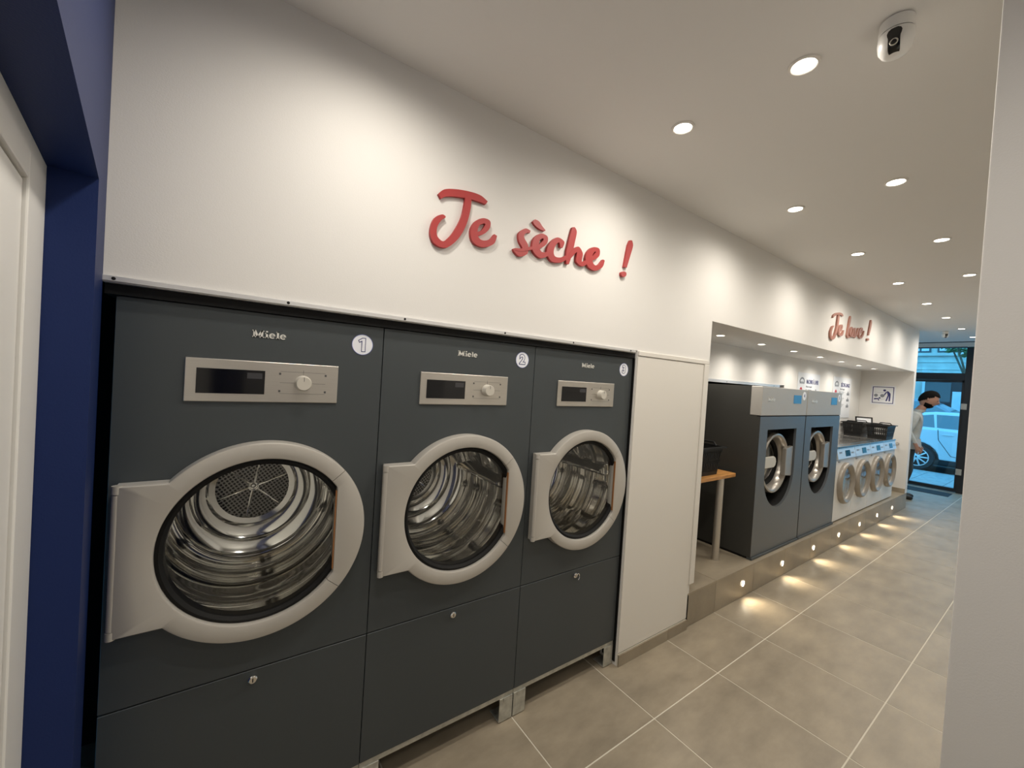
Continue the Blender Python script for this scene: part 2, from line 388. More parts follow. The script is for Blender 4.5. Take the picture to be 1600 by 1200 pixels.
# ================================================================ TUMBLE DRYERS
def miele(mb, x0, z0, h, y, wide=1.0):
    # chunky slab-serif wordmark built stroke by stroke; returns the width
    d = 0.0016
    def bar(a, b, c, e): mb.box(x0+a*h*wide, x0+b*h*wide, y-d, y, z0+c*h, z0+e*h)
    def slant(ax, az, bx, bz, t):
        mb.prism([(x0+(ax)*h*wide, z0+az*h), (x0+(ax+t)*h*wide, z0+az*h), (x0+(bx+t)*h*wide, z0+bz*h), (x0+bx*h*wide, z0+bz*h)], y-d, y)
    # M
    bar(0.0, 0.42, 0.0, 0.14); bar(0.10, 0.30, 0.0, 1.0); bar(0.0, 0.30, 0.86, 1.0)
    bar(0.86, 1.40, 0.0, 0.14); bar(0.98, 1.26, 0.0, 1.0); bar(1.05, 1.40, 0.86, 1.0)
    slant(0.08, 1.0, 0.50, 0.10, 0.30); slant(1.02, 1.0, 0.50, 0.10, 0.26)
    # i and l
    bar(1.50, 1.92, 0.0, 0.13); bar(1.59, 1.83, 0.0, 0.70); bar(1.50, 1.83, 0.57, 0.70); bar(1.59, 1.83, 0.80, 1.0)
    bar(2.84, 3.26, 0.0, 0.13); bar(2.93, 3.17, 0.0, 1.0); bar(2.84, 3.17, 0.87, 1.0)
    # e, twice
    for cx in (2.37, 3.70):
        n = 18; pts = []
        vs = []; fs = []
        for k in range(n+1):
            w = math.radians(0 + 318*k/n)
            for rx, rz in ((0.40, 0.37), (0.17, 0.22)):
                for yy in (y-d, y): vs.append((x0+(cx+rx*math.cos(w))*h*wide, yy, z0+(0.36+rz*math.sin(w))*h))
        for k in range(n):
            a = 4*k; b = a+4
            fs += [(a, a+2, b+2, b), (a+1, b+1, b+3, a+3), (a, b, b+1, a+1), (a+2, a+3, b+3, b+2)]
        mb.add(vs, fs)
        bar(cx-0.22, cx+0.39, 0.32, 0.43)
    return 4.1*h*wide

DC = (0.361, 1.071)     # door centre
def full(n=96, extra=()): return sorted(set([2*PI*k/n for k in range(n)] + [a % (2*PI) for a in extra]))
def rect_r(c, x0, x1, z0, z1):
    def f(w):
        dx, dz = math.cos(w), math.sin(w); r = 1e9
        if dx > 1e-9: r = min(r, (x1-c[0])/dx)
        if dx < -1e-9: r = min(r, (x0-c[0])/dx)
        if dz > 1e-9: r = min(r, (z1-c[1])/dz)
        if dz < -1e-9: r = min(r, (z0-c[1])/dz)
        return r
    return f
def corners(c, x0, x1, z0, z1): return [math.atan2(z-c[1], x-c[0]) for x in (x0, x1) for z in (z0, z1)]

def make_dryer(number):
    t = thing('tumble_dryer')
    W = 0.7133
    # cabinet shell (open at the front so the drum shows)
    c = MB()
    c.box(0.003, 0.02, 0.02, 0.72, 0.139, 1.780).box(W-0.02, W-0.003, 0.02, 0.72, 0.139, 1.780)
    c.box(0.02, W-0.02, 0.02, 0.72, 1.762, 1.780).box(0.02, W-0.02, 0.70, 0.72, 0.139, 1.762).box(0.02, W-0.02, 0.02, 0.70, 0.139, 0.157)
    c.build('cabinet', 'anth_side', t)
    # front panel with the round opening
    a = full(96, corners(DC, 0, W, 0.6395, 1.783)); ro = rect_r(DC, 0.0006, W, 0.6395, 1.783)
    MB().star(DC, a, [lambda w: (ro(w), 0.0), lambda w: (0.268, 0.0), lambda w: (0.268, 0.02), lambda w: (ro(w), 0.02)]).build('front_panel', 'anth', t, bevel=0.0015, seg=1)
    lp = MB().box(0.0006, W, 0.0, 0.02, 0.1395, 0.6355).build('lower_panel', 'anth', t, bevel=0.0015, seg=1)
    lk = MB().lathe([(0.0005, -0.012), (0.010, -0.012), (0.013, -0.009), (0.013, 0.0)], (0.357, 0, 0.608), n=20).build('lock', 'chrome', lp, smooth=True)
    MB().box(0.3555, 0.3585, -0.0128, -0.0122, 0.602, 0.614).build('keyhole', 'black', lp)
    # base frame
    MB().box(0.0, W, 0.004, 0.02, 0.116, 0.139).build('base_rail', 'galv', t, bevel=0.001, seg=1)
    for x0, x1, s in ((0.002, 0.074, 1), (W-0.076, W-0.002, -1)):
        ft = MB().box(x0, x1, 0.001, 0.006, 0.004, 0.116).box(x0, x1, 0.006, 0.08, 0.004, 0.009).build('foot', 'galv', t, bevel=0.001, seg=1)
        MB().prism([(x0+0.02, 0.100), (x1-0.02, 0.100), (x1-0.02, 0.118), (x0+0.02, 0.118)], -0.002, 0.001).build('bracket', 'galv', ft)
        MB().box(x0+0.015, x1-0.015, 0.02, 0.06, 0.0, 0.004).build('foot_pad', 'black', ft)
        MB().box(x0, x1, 0.64, 0.70, 0.0, 0.139).build('rear_foot', 'galv', t)
    # control panel
    cp = MB().box(0.149, 0.563, -0.007, 0.0, 1.503, 1.631).build('control_panel', 'steel', t, bevel=0.002)
    dp = MB().box(0.176, 0.347, -0.0085, -0.007, 1.528, 1.602).build('display', 'display', cp)
    MB().box(0.300, 0.340, -0.0089, -0.0085, 1.576, 1.594).build('display_label', 'dispmark', cp)
    MB().lathe([(0.0005, -0.034), (0.021, -0.034), (0.0235, -0.031), (0.0245, -0.010), (0.026, -0.007)], (0.455, 0, 1.567), n=32).build('dial', 'dial', cp, smooth=True)
    MB().box(0.4543, 0.4557, -0.0346, -0.034, 1.574, 1.588).build('dial_pointer', 'print', cp)
    mk = MB(); y0, y1 = -0.0076, -0.0069
    for z in (1.603, 1.532):
        mk.box(0.388, 0.523, y0, y1, z-0.0004, z+0.0004)
        for x in (0.388, 0.523): mk.box(x-0.003, x+0.003, y0, y1, z-0.011 if z > 1.56 else z+0.004, z-0.004 if z > 1.56 else z+0.011)
    mk.box(0.388, 0.428, y0, y1, 1.5666, 1.5674).box(0.482, 0.523, y0, y1, 1.5666, 1.5674).box(0.4546, 0.4554, y0, y1, 1.594, 1.610)
    mk.build('dial_marks', 'print', cp)
    lg = MB(); miele(lg, 0.308, 1.706, 0.0225, -0.0005); lg.build('logo', 'logo', t)
    # number sticker
    st = MB().lathe([(0.0005, -0.0012), (0.0365, -0.0012), (0.0365, 0.0)], (0.640, 0, 1.714), n=40).build('number_sticker', 'sticker', t)
    MB().lathe([(0.0352, -0.0016), (0.0368, -0.0016), (0.0368, -0.0008), (0.0352, -0.0008)], (0.640, 0, 1.714), n=40, closed=True).build('sticker_rim', 'stickrim', st)
    if number == 1:
        o1 = [(-0.016, 0.015), (-0.001, 0.025), (0.011, 0.025), (0.011, -0.026), (-0.004, -0.026), (-0.004, 0.010), (-0.012, 0.006)]
        i1 = [(-0.0125, 0.0145), (0.0, 0.0225), (0.0085, 0.0225), (0.0085, -0.0235), (-0.0015, -0.0235), (-0.0015, 0.0145), (-0.0115, 0.0095)]
        MB().prism([(0.640+a, 1.714+b) for a, b in o1], -0.0017, -0.0008).build('digit_outline', 'navy', st)
        MB().prism([(0.640+a, 1.714+b) for a, b in i1], -0.0022, -0.0014).build('digit', 'sticker', st)
    else:
        MB().text(str(number), 0.058, (0.640, -0.0014, 1.714), offset=0.0046, depth=0.0003, sx=1.05).build('digit_outline', 'navy', st, fix=False)
        MB().text(str(number), 0.058, (0.640, -0.0021, 1.714), offset=0.0014, depth=0.0003, sx=1.05).build('digit', 'sticker', st, fix=False)
    # ---- door
    d = thing('door'); d.parent = t
    R0, RI, CH = 0.310, 0.257, 0.212
    hr = rect_r(DC, DC[0]-0.338, DC[0]+0.05, DC[1]-0.206, DC[1]+0.206)
    def outer(w): return max(R0, hr(w)) if math.cos(w) < 0 else R0
    def inner(w):
        cw = math.cos(w); return min(RI, CH/cw) if cw > 0.2 else RI
    yf, yb = -0.046, -0.003
    def rings(o, i): return [lambda w: (o(w), yb), lambda w: (o(w), yf+0.007), lambda w: (o(w)-0.0022, yf+0.002), lambda w: (o(w)-0.006, yf),
                             lambda w: (i(w)+0.005, yf), lambda w: (i(w)+0.0015, yf+0.002), lambda w: (i(w), yf+0.006), lambda w: (i(w), yb)]
    la = math.radians(41.0)
    aa = sorted([la + (2*PI-2*la)*k/110 for k in range(111)] + [x % (2*PI) for x in (math.atan2(0.206, -0.338), math.atan2(-0.206, -0.338))]
                + [PI-math.asin(0.206/R0), PI+math.asin(0.206/R0)])
    MB().star(DC, aa, rings(outer, inner), closed=False, caps=True).build('door_ring', 'silver', d, smooth=True)
    lb = la - 0.006; ab = [-lb + 2*lb*k/26 for k in range(27)] ; ab = sorted(ab + [math.acos(CH/RI), -math.acos(CH/RI)])
    MB().star(DC, ab, rings(lambda w: R0, inner), closed=False, caps=True).build('latch_cover', 'silver', d, smooth=True)
    MB().box(DC[0]+CH-0.004, DC[0]+CH-0.0005, -0.0455, -0.036, DC[1]-0.135, DC[1]+0.135).build('latch_edge', 'orange', d)
    for z in (DC[1]+0.196, DC[1]-0.196):
        MB().tube([(DC[0]-0.336, -0.036, z-0.011), (DC[0]-0.336, -0.036, z+0.011)], 0.0115, 14).build('hinge_knuckle', 'silver', d, smooth=True)
    MB().tube([(DC[0]-0.336, -0.036, DC[1]-0.183), (DC[0]-0.336, -0.036, DC[1]+0.183)], 0.0105, 14).build('hinge_barrel', 'silver', d, smooth=True)
    MB().lathe([(0.262, -0.004), (0.256, -0.030), (0.247, -0.034), (0.238, -0.026), (0.236, 0.004), (0.262, 0.016)], (DC[0], 0, DC[1]), closed=True, n=64).build('gasket', 'black', d, smooth=True)
    gp = [(0.0005, -0.016), (0.12, -0.0165), (0.20, -0.018), (0.240, -0.020)]
    MB().lathe(gp, (DC[0], 0, DC[1]), n=64).build('door_glass', 'glass', d, smooth=True)
    # ---- drum
    dr = thing('drum'); dr.parent = t
    c3 = (DC[0], 0, DC[1])
    pr = [(0.268, 0.021), (0.268, 0.045), (0.300, 0.062), (0.318, 0.085), (0.318, 0.135), (0.304, 0.155), (0.302, 0.205), (0.318, 0.225), (0.318, 0.30), (0.312, 0.312), (0.312, 0.335), (0.318, 0.347), (0.318, 0.43),
          (0.308, 0.47), (0.288, 0.50), (0.268, 0.512), (0.262, 0.530), (0.236, 0.545), (0.222, 0.548), (0.216, 0.568), (0.196, 0.580), (0.170, 0.583), (0.160, 0.600), (0.138, 0.604), (0.134, 0.622)]
    MB().lathe(pr, c3, n=72).build('drum_shell', 'drum', dr, smooth=True)
    MB().disc((DC[0], 0.620, DC[1]), 0.136, n=48).build('punched_plate', 'perf', dr)
    MB().lathe([(0.0005, 0.606), (0.012, 0.607), (0.020, 0.612), (0.022, 0.622)], c3, n=24).build('hub', 'drum', dr, smooth=True)
    for k in range(6):
        w = 2*PI*k/6 + 0.35
        MB().tube([(DC[0]+r*math.cos(w), 0.618, DC[1]+r*math.sin(w)) for r in (0.02, 0.08, 0.134)], [0.006, 0.004, 0.004], 8).build('spoke', 'drum', dr, smooth=True)
    for k in range(3):
        w0 = math.radians((8, 100, 188)[k])
        def q(r, dw): return (DC[0]+r*math.cos(w0+dw), DC[1]+r*math.sin(w0+dw))
        MB().prism([q(0.316, -0.12), q(0.255, -0.035), q(0.252, 0.035), q(0.316, 0.12)], 0.11, 0.55).build('lifter', 'drum', dr, bevel=0.008)
    return t

for i in range(3):
    t = make_dryer(i+1); t.location = (P*i, 0, 0)
    tag(t, ('grey built-in tumble dryer with number 1 sticker, nearest the navy wall', 'grey built-in tumble dryer with number 2 sticker, middle of three',
            'grey built-in tumble dryer with number 3 sticker, beside the white service panel')[i], 'tumble dryer', 'tumble dryers set in the white wall')
    if i == 2:   # a key ring hangs from the third lock
        k = MB().tube([(0.374+0.011*math.cos(w), -0.010, 0.598+0.017*math.sin(w)) for w in [math.radians(x) for x in range(150, -100, -18)]], 0.0022, 8).build('key', 'chrome', t, smooth=True)

# metal edge profile and the black foam joint around the dryers
pf = thing('edge_profile', (-0.022, WY, 1.815))
MB().box(0, 2.146, -0.011, -0.001, 0.0, 0.014).box(0, 2.146, -0.004, 0.10, -0.0025, 0.0).build('profile_bar', 'alu', pf, bevel=0.001, seg=1)
for x in (0.022, 0.42, 0.80, 1.25, 1.66, 2.10):
    MB().lathe([(0.0003, -0.0128), (0.003, -0.0126), (0.0045, -0.011)], (x, 0, 0.007), n=12).build('screw', 'black', pf)
tag(pf, 'bright aluminium edge profile running above the three dryers', 'metal trim')
fo = thing('foam_joint', (-0.02, 0, 1.7845))
MB().box(0, 2.167, -0.012, 0.09, 0.0, 0.027).build('top_strip', 'black', fo)
MB().box(2.1645, 2.1685, -0.014, 0.08, -1.7645, 0.0).build('side_strip', 'black', fo)
tag(fo, 'black foam joint strip framing the top and right of the dryers', 'sealing strip')

# ================================================================ LETTERING
SECHE = [
 ('letter_j', [[(0.879,2.316,0.892,2.301), (0.904,2.341,0.912,2.316), (0.953,2.357,0.952,2.328), (1.016,2.367,1.010,2.337), (1.064,2.367,1.054,2.340), (1.098,2.353,1.090,2.339)], [(1.020,2.350,0.993,2.343), (1.022,2.319,0.993,2.314), (1.015,2.266,0.985,2.265), (1.000,2.217,0.969,2.222), (0.971,2.164,0.944,2.177), (0.926,2.121,0.915,2.144), (0.881,2.121,0.896,2.145), (0.857,2.148,0.882,2.160), (0.857,2.188,0.882,2.189), (0.871,2.223,0.893,2.213), (0.899,2.242,0.905,2.228), (0.914,2.239,0.913,2.233)]]),
 ('letter_e', [[(1.049,2.212,1.055,2.199), (1.077,2.228,1.089,2.216), (1.091,2.250,1.115,2.246), (1.093,2.258,1.115,2.276), (1.085,2.258,1.082,2.279), (1.066,2.245,1.045,2.256), (1.058,2.219,1.026,2.214), (1.066,2.194,1.040,2.171), (1.090,2.189,1.089,2.161), (1.120,2.203,1.139,2.187), (1.139,2.228,1.153,2.224)]]),
 ('letter_s', [[(1.326,2.282,1.329,2.293), (1.308,2.278,1.299,2.295), (1.295,2.263,1.266,2.266), (1.300,2.248,1.269,2.232), (1.320,2.225,1.287,2.210), (1.319,2.188,1.292,2.194), (1.280,2.166,1.282,2.189), (1.250,2.177,1.262,2.193), (1.241,2.190,1.245,2.194)], [(1.252,2.197,1.251,2.187), (1.283,2.202,1.285,2.189), (1.323,2.218,1.327,2.205), (1.348,2.228,1.352,2.214)]]),
 ('letter_e', [[(1.343,2.224,1.349,2.211), (1.378,2.243,1.391,2.229), (1.401,2.265,1.426,2.259), (1.404,2.275,1.426,2.291), (1.394,2.274,1.385,2.294), (1.381,2.259,1.348,2.261), (1.382,2.228,1.345,2.210), (1.402,2.213,1.391,2.184), (1.430,2.222,1.442,2.207), (1.450,2.241,1.465,2.233)]]),
 ('accent', [[(1.351,2.350,1.338,2.336), (1.374,2.346,1.352,2.323), (1.393,2.330,1.379,2.313), (1.413,2.317,1.411,2.313)]]),
 ('letter_c', [[(1.507,2.261,1.523,2.262), (1.504,2.277,1.531,2.293), (1.494,2.280,1.486,2.302), (1.477,2.259,1.443,2.266), (1.469,2.230,1.429,2.219), (1.480,2.211,1.460,2.184), (1.514,2.214,1.520,2.192), (1.549,2.232,1.560,2.220)]]),
 ('letter_h', [[(1.593,2.380,1.579,2.375), (1.609,2.360,1.573,2.354), (1.599,2.301,1.560,2.297), (1.588,2.247,1.549,2.243), (1.571,2.195,1.553,2.193)], [(1.557,2.221,1.573,2.216), (1.580,2.261,1.603,2.251), (1.624,2.292,1.620,2.265), (1.656,2.267,1.617,2.255), (1.653,2.230,1.618,2.216), (1.658,2.224,1.661,2.203), (1.688,2.244,1.703,2.232)]]),
 ('letter_e', [[(1.690,2.249,1.700,2.236), (1.725,2.269,1.742,2.254), (1.743,2.287,1.775,2.283), (1.747,2.295,1.768,2.317), (1.736,2.291,1.713,2.307), (1.723,2.266,1.679,2.262), (1.732,2.236,1.693,2.214), (1.751,2.227,1.748,2.199), (1.777,2.239,1.801,2.228), (1.802,2.268,1.815,2.266)]]),
 ('exclamation_mark', [[(2.022,2.422,2.007,2.419), (2.033,2.395,1.993,2.390), (2.016,2.337,1.982,2.335), (1.992,2.266,1.970,2.265)], [(1.977,2.242,1.965,2.240), (1.990,2.238,1.951,2.231), (1.991,2.224,1.952,2.216), (1.979,2.213,1.966,2.211)]]),
]
LAVE = [
 ('letter_j', [[(5.125,2.426,5.140,2.425), (5.138,2.454,5.176,2.447), (5.214,2.484,5.237,2.468), (5.310,2.502,5.309,2.480), (5.389,2.502,5.357,2.482), (5.421,2.483,5.403,2.476)], [(5.310,2.477,5.266,2.473), (5.306,2.425,5.255,2.420), (5.296,2.357,5.245,2.354), (5.267,2.288,5.217,2.287), (5.221,2.231,5.176,2.235), (5.151,2.208,5.157,2.225), (5.095,2.226,5.135,2.235), (5.081,2.265,5.121,2.269), (5.092,2.302,5.131,2.302), (5.124,2.337,5.156,2.334), (5.164,2.352,5.175,2.350)]]),
 ('letter_e', [[(5.325,2.312,5.350,2.307), (5.366,2.336,5.400,2.333), (5.390,2.363,5.428,2.366), (5.384,2.379,5.406,2.392), (5.381,2.371,5.342,2.373), (5.357,2.330,5.310,2.328), (5.359,2.294,5.313,2.286), (5.379,2.282,5.363,2.266), (5.403,2.289,5.437,2.283), (5.429,2.316,5.463,2.316), (5.455,2.340,5.470,2.340)]]),
 ('letter_l', [[(5.663,2.516,5.641,2.515), (5.670,2.487,5.621,2.483), (5.648,2.420,5.600,2.417), (5.629,2.354,5.581,2.351), (5.621,2.300,5.573,2.294), (5.628,2.290,5.620,2.275), (5.663,2.302,5.682,2.295)]]),
 ('letter_a', [[(5.746,2.406,5.717,2.407), (5.716,2.373,5.673,2.372), (5.703,2.327,5.659,2.322), (5.702,2.306,5.713,2.294), (5.731,2.337,5.766,2.337), (5.755,2.390,5.788,2.392)], [(5.790,2.402,5.756,2.399), (5.783,2.345,5.744,2.342), (5.795,2.313,5.761,2.303), (5.820,2.319,5.826,2.310)]]),
 ('letter_v', [[(5.850,2.412,5.819,2.409), (5.853,2.363,5.811,2.358), (5.868,2.312,5.834,2.301), (5.874,2.340,5.912,2.339), (5.906,2.390,5.944,2.391), (5.923,2.422,5.952,2.424)]]),
 ('letter_e', [[(5.968,2.364,5.992,2.359), (6.016,2.386,6.049,2.382), (6.050,2.416,6.092,2.419), (6.049,2.427,6.046,2.440), (6.026,2.409,5.981,2.410), (6.002,2.365,5.952,2.361), (6.016,2.332,5.970,2.322), (6.027,2.328,6.053,2.317), (6.081,2.359,6.121,2.357), (6.128,2.413,6.146,2.413)]]),
 ('exclamation_mark', [[(6.390,2.572,6.358,2.568), (6.403,2.536,6.344,2.532), (6.371,2.452,6.316,2.449), (6.333,2.382,6.291,2.380)], [(6.306,2.347,6.287,2.345), (6.333,2.345,6.262,2.338), (6.337,2.329,6.267,2.321), (6.313,2.320,6.294,2.318)]]),
]

def lettering(data, name, m, label):
    x0 = min(q[0] for _, ss in data for s in ss for q in s); z0 = min(min(q[1], q[3]) for _, ss in data for s in ss for q in s)
    t = thing(name, (x0, WY, z0))
    for n, ss in data:
        mb = MB()
        for k, s in enumerate(ss): mb.ribbon([(a-x0, b-z0, c-x0, d-z0) for a, b, c, d in s], -0.013-0.0018*((k+len(t.children)) % 2), -0.0005)
        mb.build(n, m, t)
    tag(t, label, 'wall lettering')
lettering(SECHE, 'script_lettering', 'red', 'red raised script lettering reading Je sèche ! above the dryers')
lettering(LAVE, 'script_lettering', 'copper', 'smaller salmon raised script lettering reading Je lave ! above the niche')

# ================================================================ DOWNLIGHTS
def make_downlight(watts, size, rad, lens='lamp', r=0.042, aim=(0, 0, -1)):
    t = thing('downlight')
    MB().lathe([(r+0.010, 0.0), (r+0.009, -0.005), (r+0.002, -0.007), (r-0.002, -0.004)], (0, 0, 0), 'z', 32).build('lamp_rim', 'lamprim', t, smooth=True)
    MB().disc((0, 0, -0.0045), r-0.001, 'z', 28).build('lamp_lens', lens, t)
    spot('lamp_light', (0, 0, -0.02), aim, watts, size, 0.85, rad, t)
    return t
proto = None
SX = [0.62, 1.787, 2.96, 4.126, 5.315, 6.53, 7.66, 8.82, 9.90]
for row, (yy, nm) in enumerate(((-0.46, 'row along the lettered wall'), (-0.90, 'outer row away from the lettered wall'))):
    for k, x in enumerate(SX):
        t = make_downlight(SPOT_W, 174, 0.035, r=0.036) if proto is None else copy_tree(proto)
        proto = proto or t
        t.location = (x, yy, H)
        tag(t, 'round ceiling downlight, %s in the %s' % (ORD[k], nm), 'downlight', 'ceiling downlights')
for k, (x, yy) in enumerate(((0.95, -2.10),)):  # unseen lamp, added to light the near face of the wing wall
    t = copy_tree(proto); t.location = (x, yy, H)
    tag(t, 'added unseen round ceiling downlight on the camera side of the wing wall', 'downlight', 'ceiling downlights')
proto = None
for k, x in enumerate((3.63, 4.39, 5.14, 5.90, 6.62, 7.32, 8.02)):
    t = make_downlight(NICHE_W, 166, 0.03, r=0.032) if proto is None else copy_tree(proto)
    proto = proto or t
    t.location = (x, 0.285, SOF)
    tag(t, 'small round downlight under the niche soffit, %s from the white service panel' % ORD[k], 'downlight', 'niche downlights')
proto = None
for k in range(7):
    if proto is None:
        t = proto = thing('step_light')
        MB().lathe([(0.028, 0.0), (0.027, -0.003), (0.0225, -0.004), (0.022, -0.002)], (0, 0, 0), 'y', 24).build('lamp_rim', 'chrome', t, smooth=True)
        MB().lathe([(0.0003, -0.0045), (0.014, -0.004), (0.022, -0.002)], (0, 0, 0), 'y', 24).build('lamp_lens', 'led', t)
        spot('lamp_light', (0, -0.012, 0), (0, -0.80, -0.60), STEP_W, 118, 0.9, 0.010, t, (1.0, 0.84, 0.60))
    else: t = copy_tree(proto)
    t.location = (3.646 + 0.7345*k, WY-0.0015, 0.113)
    tag(t, 'glowing round step light in the tiled riser, %s from the white service panel' % ORD[k], 'step light', 'step lights in the riser')

# ================================================================ BIG GREY WASHERS
def make_washer(label, num):
    t = thing('washing_machine'); W = 0.945; C0 = (0.45, 0.74)
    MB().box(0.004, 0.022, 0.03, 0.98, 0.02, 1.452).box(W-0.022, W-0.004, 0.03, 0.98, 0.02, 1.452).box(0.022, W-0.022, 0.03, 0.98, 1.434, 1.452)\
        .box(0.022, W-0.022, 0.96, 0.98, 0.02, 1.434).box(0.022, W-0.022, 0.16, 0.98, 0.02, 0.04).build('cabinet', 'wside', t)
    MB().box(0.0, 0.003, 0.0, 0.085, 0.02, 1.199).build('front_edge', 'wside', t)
    # lower front with the arched opening
    x0, x1, zt, zc, R = 0.150, 0.755, 1.087, 0.696, 0.3025
    cx = (x0+x1)/2
    rr = rect_r(C0, x0, x1, zc, zt)
    def op(w):
        dx, dz = math.cos(w), math.sin(w)
        r = rect_r(C0, x0, x1, -9, zt)(w)
        z = C0[1] + r*dz
        if z >= zc: return r
        # ray against the lower half circle about (cx, zc)
        ox, oz = C0[0]-cx, C0[1]-zc; b = ox*dx+oz*dz; cc = ox*ox+oz*oz-R*R
        return -b + math.sqrt(max(0, b*b-cc))
    a = full(90, corners(C0, 0, W, 0.022, 1.199) + corners(C0, x0, x1, zc, zt)); ro = rect_r(C0, 0.003, W, 0.022, 1.199)
    MB().star(C0, a, [lambda w: (ro(w), 0.0), lambda w: (op(w), 0.0), lambda w: (op(w), 0.02), lambda w: (ro(w), 0.02)]).build('front_panel', 'wfront', t)
    MB().star(C0, a, [lambda w: (op(w), 0.0205), lambda w: (op(w)*0.97, 0.15), lambda w: (0.0005, 0.15)], close_prof=False).build('door_recess', 'black', t)
    tp = MB().box(0.0, W, -0.004, 0.085, 1.208, 1.452).build('top_panel', 'wband', t, bevel=0.004)
    MB().box(0.629, 0.80, -0.0065, -0.0038, 1.318, 1.395).build('screen', 'screen', tp)
    lg = MB(); miele(lg, 0.105, 1.330, 0.034, -0.0045); lg.build('logo', 'logo', tp)
    sk = MB().lathe([(0.0005, -0.0012), (0.040, -0.0012), (0.040, 0.0)], (0.868, -0.0042, 1.392), n=28).build('number_sticker', 'sticker', tp)
    MB().text(str(num), 0.05, (0.868, -0.0060, 1.392), offset=0.001, depth=0.0002).build('digit', 'navy', sk, fix=False)
    MB().box(0.0, W, -0.012, 0.03, 0.0, 0.020).build('base_rail', 'anth', t, bevel=0.002)
    MB().box(0.01, W-0.01, 0.04, 0.9, 0.0, 0.02).build('base_frame', 'black', t)
    MB().box(0.003, W, 0.006, 0.03, 1.198, 1.210).build('panel_joint', 'black', t)
    # door: deep silver ring, glass bowl, latch plate and hinge arm
    d = thing('door'); d.parent = t; dc = (0.445, 0, 0.775)
    MB().lathe([(0.262, 0.13), (0.272, 0.05), (0.266, 0.034), (0.252, 0.031), (0.236, 0.040), (0.214, 0.085), (0.212, 0.12)], dc, n=56).build('door_ring', 'wdoor', d, smooth=True)
    MB().lathe([(0.212, 0.10), (0.194, 0.115), (0.192, 0.138)], dc, n=48).build('gasket', 'black', d, smooth=True)
    MB().lathe([(0.0005, 0.082), (0.10, 0.090), (0.17, 0.110), (0.204, 0.136)], dc, n=40).build('door_glass', 'glass', d, smooth=True)
    MB().lathe([(0.20, 0.138), (0.0005, 0.146)], dc, n=32).build('drum', 'drum', d, smooth=True)
    MB().prism([(0.600, 0.655), (0.735, 0.640), (0.745, 0.655), (0.745, 0.905), (0.735, 0.920), (0.600, 0.900)], 0.012, 0.045).build('latch_plate', 'wdoor', d, bevel=0.004)
    MB().prism([(0.19, 0.735), (0.43, 0.735), (0.462, 0.752), (0.475, 0.785), (0.462, 0.818), (0.43, 0.835), (0.19, 0.835)], 0.040, 0.062).build('hinge_arm', 'dial', d, bevel=0.006)
    tag(t, label, 'washing machine', 'large grey washing machines on the step')
    return t
w1 = make_washer('large grey front-loading washer with steel top band, beside the wooden table', 4); w1.location = (3.845, 0.018, ST)
w2 = make_washer('large grey front-loading washer with steel top band, beside the small white washers', 5); w2.location = (4.806, 0.018, ST)
pf = thing('edge_profile', (2.90, 0.60, 1.712))
MB().box(0, 2.76, -0.010, -0.001, 0.0, 0.030).build('profile_bar', 'alu', pf, bevel=0.001, seg=1)
for x in (0.4, 1.5, 2.6): MB().lathe([(0.0003, -0.0118), (0.003, -0.0116), (0.005, -0.010)], (x, 0, 0.012), n=12).build('screw', 'black', pf)
tag(pf, 'aluminium edge profile on the niche wall behind the large grey washers', 'metal trim')

# ================================================================ SMALL WHITE WASHERS
def make_small():
    t = thing('washing_machine'); W = 0.604
    MB().box(0.001, W, 0.0, 0.57, 0.012, 0.700).box(0.001, W, 0.03, 0.57, 0.700, 0.828).build('cabinet', 'wwhite', t, bevel=0.004)
    for x in (0.06, W-0.06):
        for y in (0.06, 0.5): MB().tube([(x, y, 0.0), (x, y, 0.013)], 0.022, 12).build('foot', 'black', t)
    tp = MB().box(0.0, W, -0.002, 0.575, 0.828, 0.850).build('worktop', 'wtop', t, bevel=0.003)
    MB().box(0.03, W-0.03, 0.06, 0.55, 0.850, 0.8515).build('top_plate', 'wtop', tp)
    cp = MB().prism([(0.0, 0.704), (-0.016, 0.712), (0.006, 0.826), (0.032, 0.826), (0.032, 0.704)], 0.003, W-0.003, 'x').build('control_panel', 'wpanel', t)
    def on_panel(x0, x1, za, zb, d):
        def Y(z): return -0.016 + (z-0.712)*(0.022/0.114)
        return MB().prism([(Y(za), za), (Y(za)-d, za), (Y(zb)-d, zb), (Y(zb), zb)], x0, x1, 'x')
    on_panel(0.26, 0.42, 0.735, 0.800, 0.002).build('screen', 'display', cp)
    on_panel(0.06, 0.15, 0.775, 0.792, 0.0012).build('logo', 'postergrey', cp)
    on_panel(0.46, 0.55, 0.760, 0.772, 0.0012).build('label', 'postergrey', cp)
    MB().box(0.055, 0.115, -0.006, 0.0, 0.672, 0.690).build('flap_grip', 'wring', t, bevel=0.002)
    d = thing('door'); d.parent = t; dc = (0.302, 0, 0.425)
    MB().lathe([(0.238, 0.0), (0.238, -0.022), (0.228, -0.042), (0.216, -0.048), (0.198, -0.042), (0.178, -0.020), (0.174, 0.0)], dc, n=48).build('door_ring', 'wring', d, smooth=True)
    MB().lathe([(0.0005, -0.034), (0.09, -0.031), (0.14, -0.025), (0.176, -0.017)], dc, n=40).build('door_glass', 'glass', d, smooth=True)
    MB().disc((dc[0], -0.0012, dc[2]), 0.176, n=40).build('drum', 'drum', d)
    return t
sp = None
LBL = ['small white front-loading washer, first from the large grey washers', 'small white front-loading washer, second from the large grey washers',
       'small white front-loading washer, third from the large grey washers', 'small white front-loading washer, fourth and last in the row by the end wall']
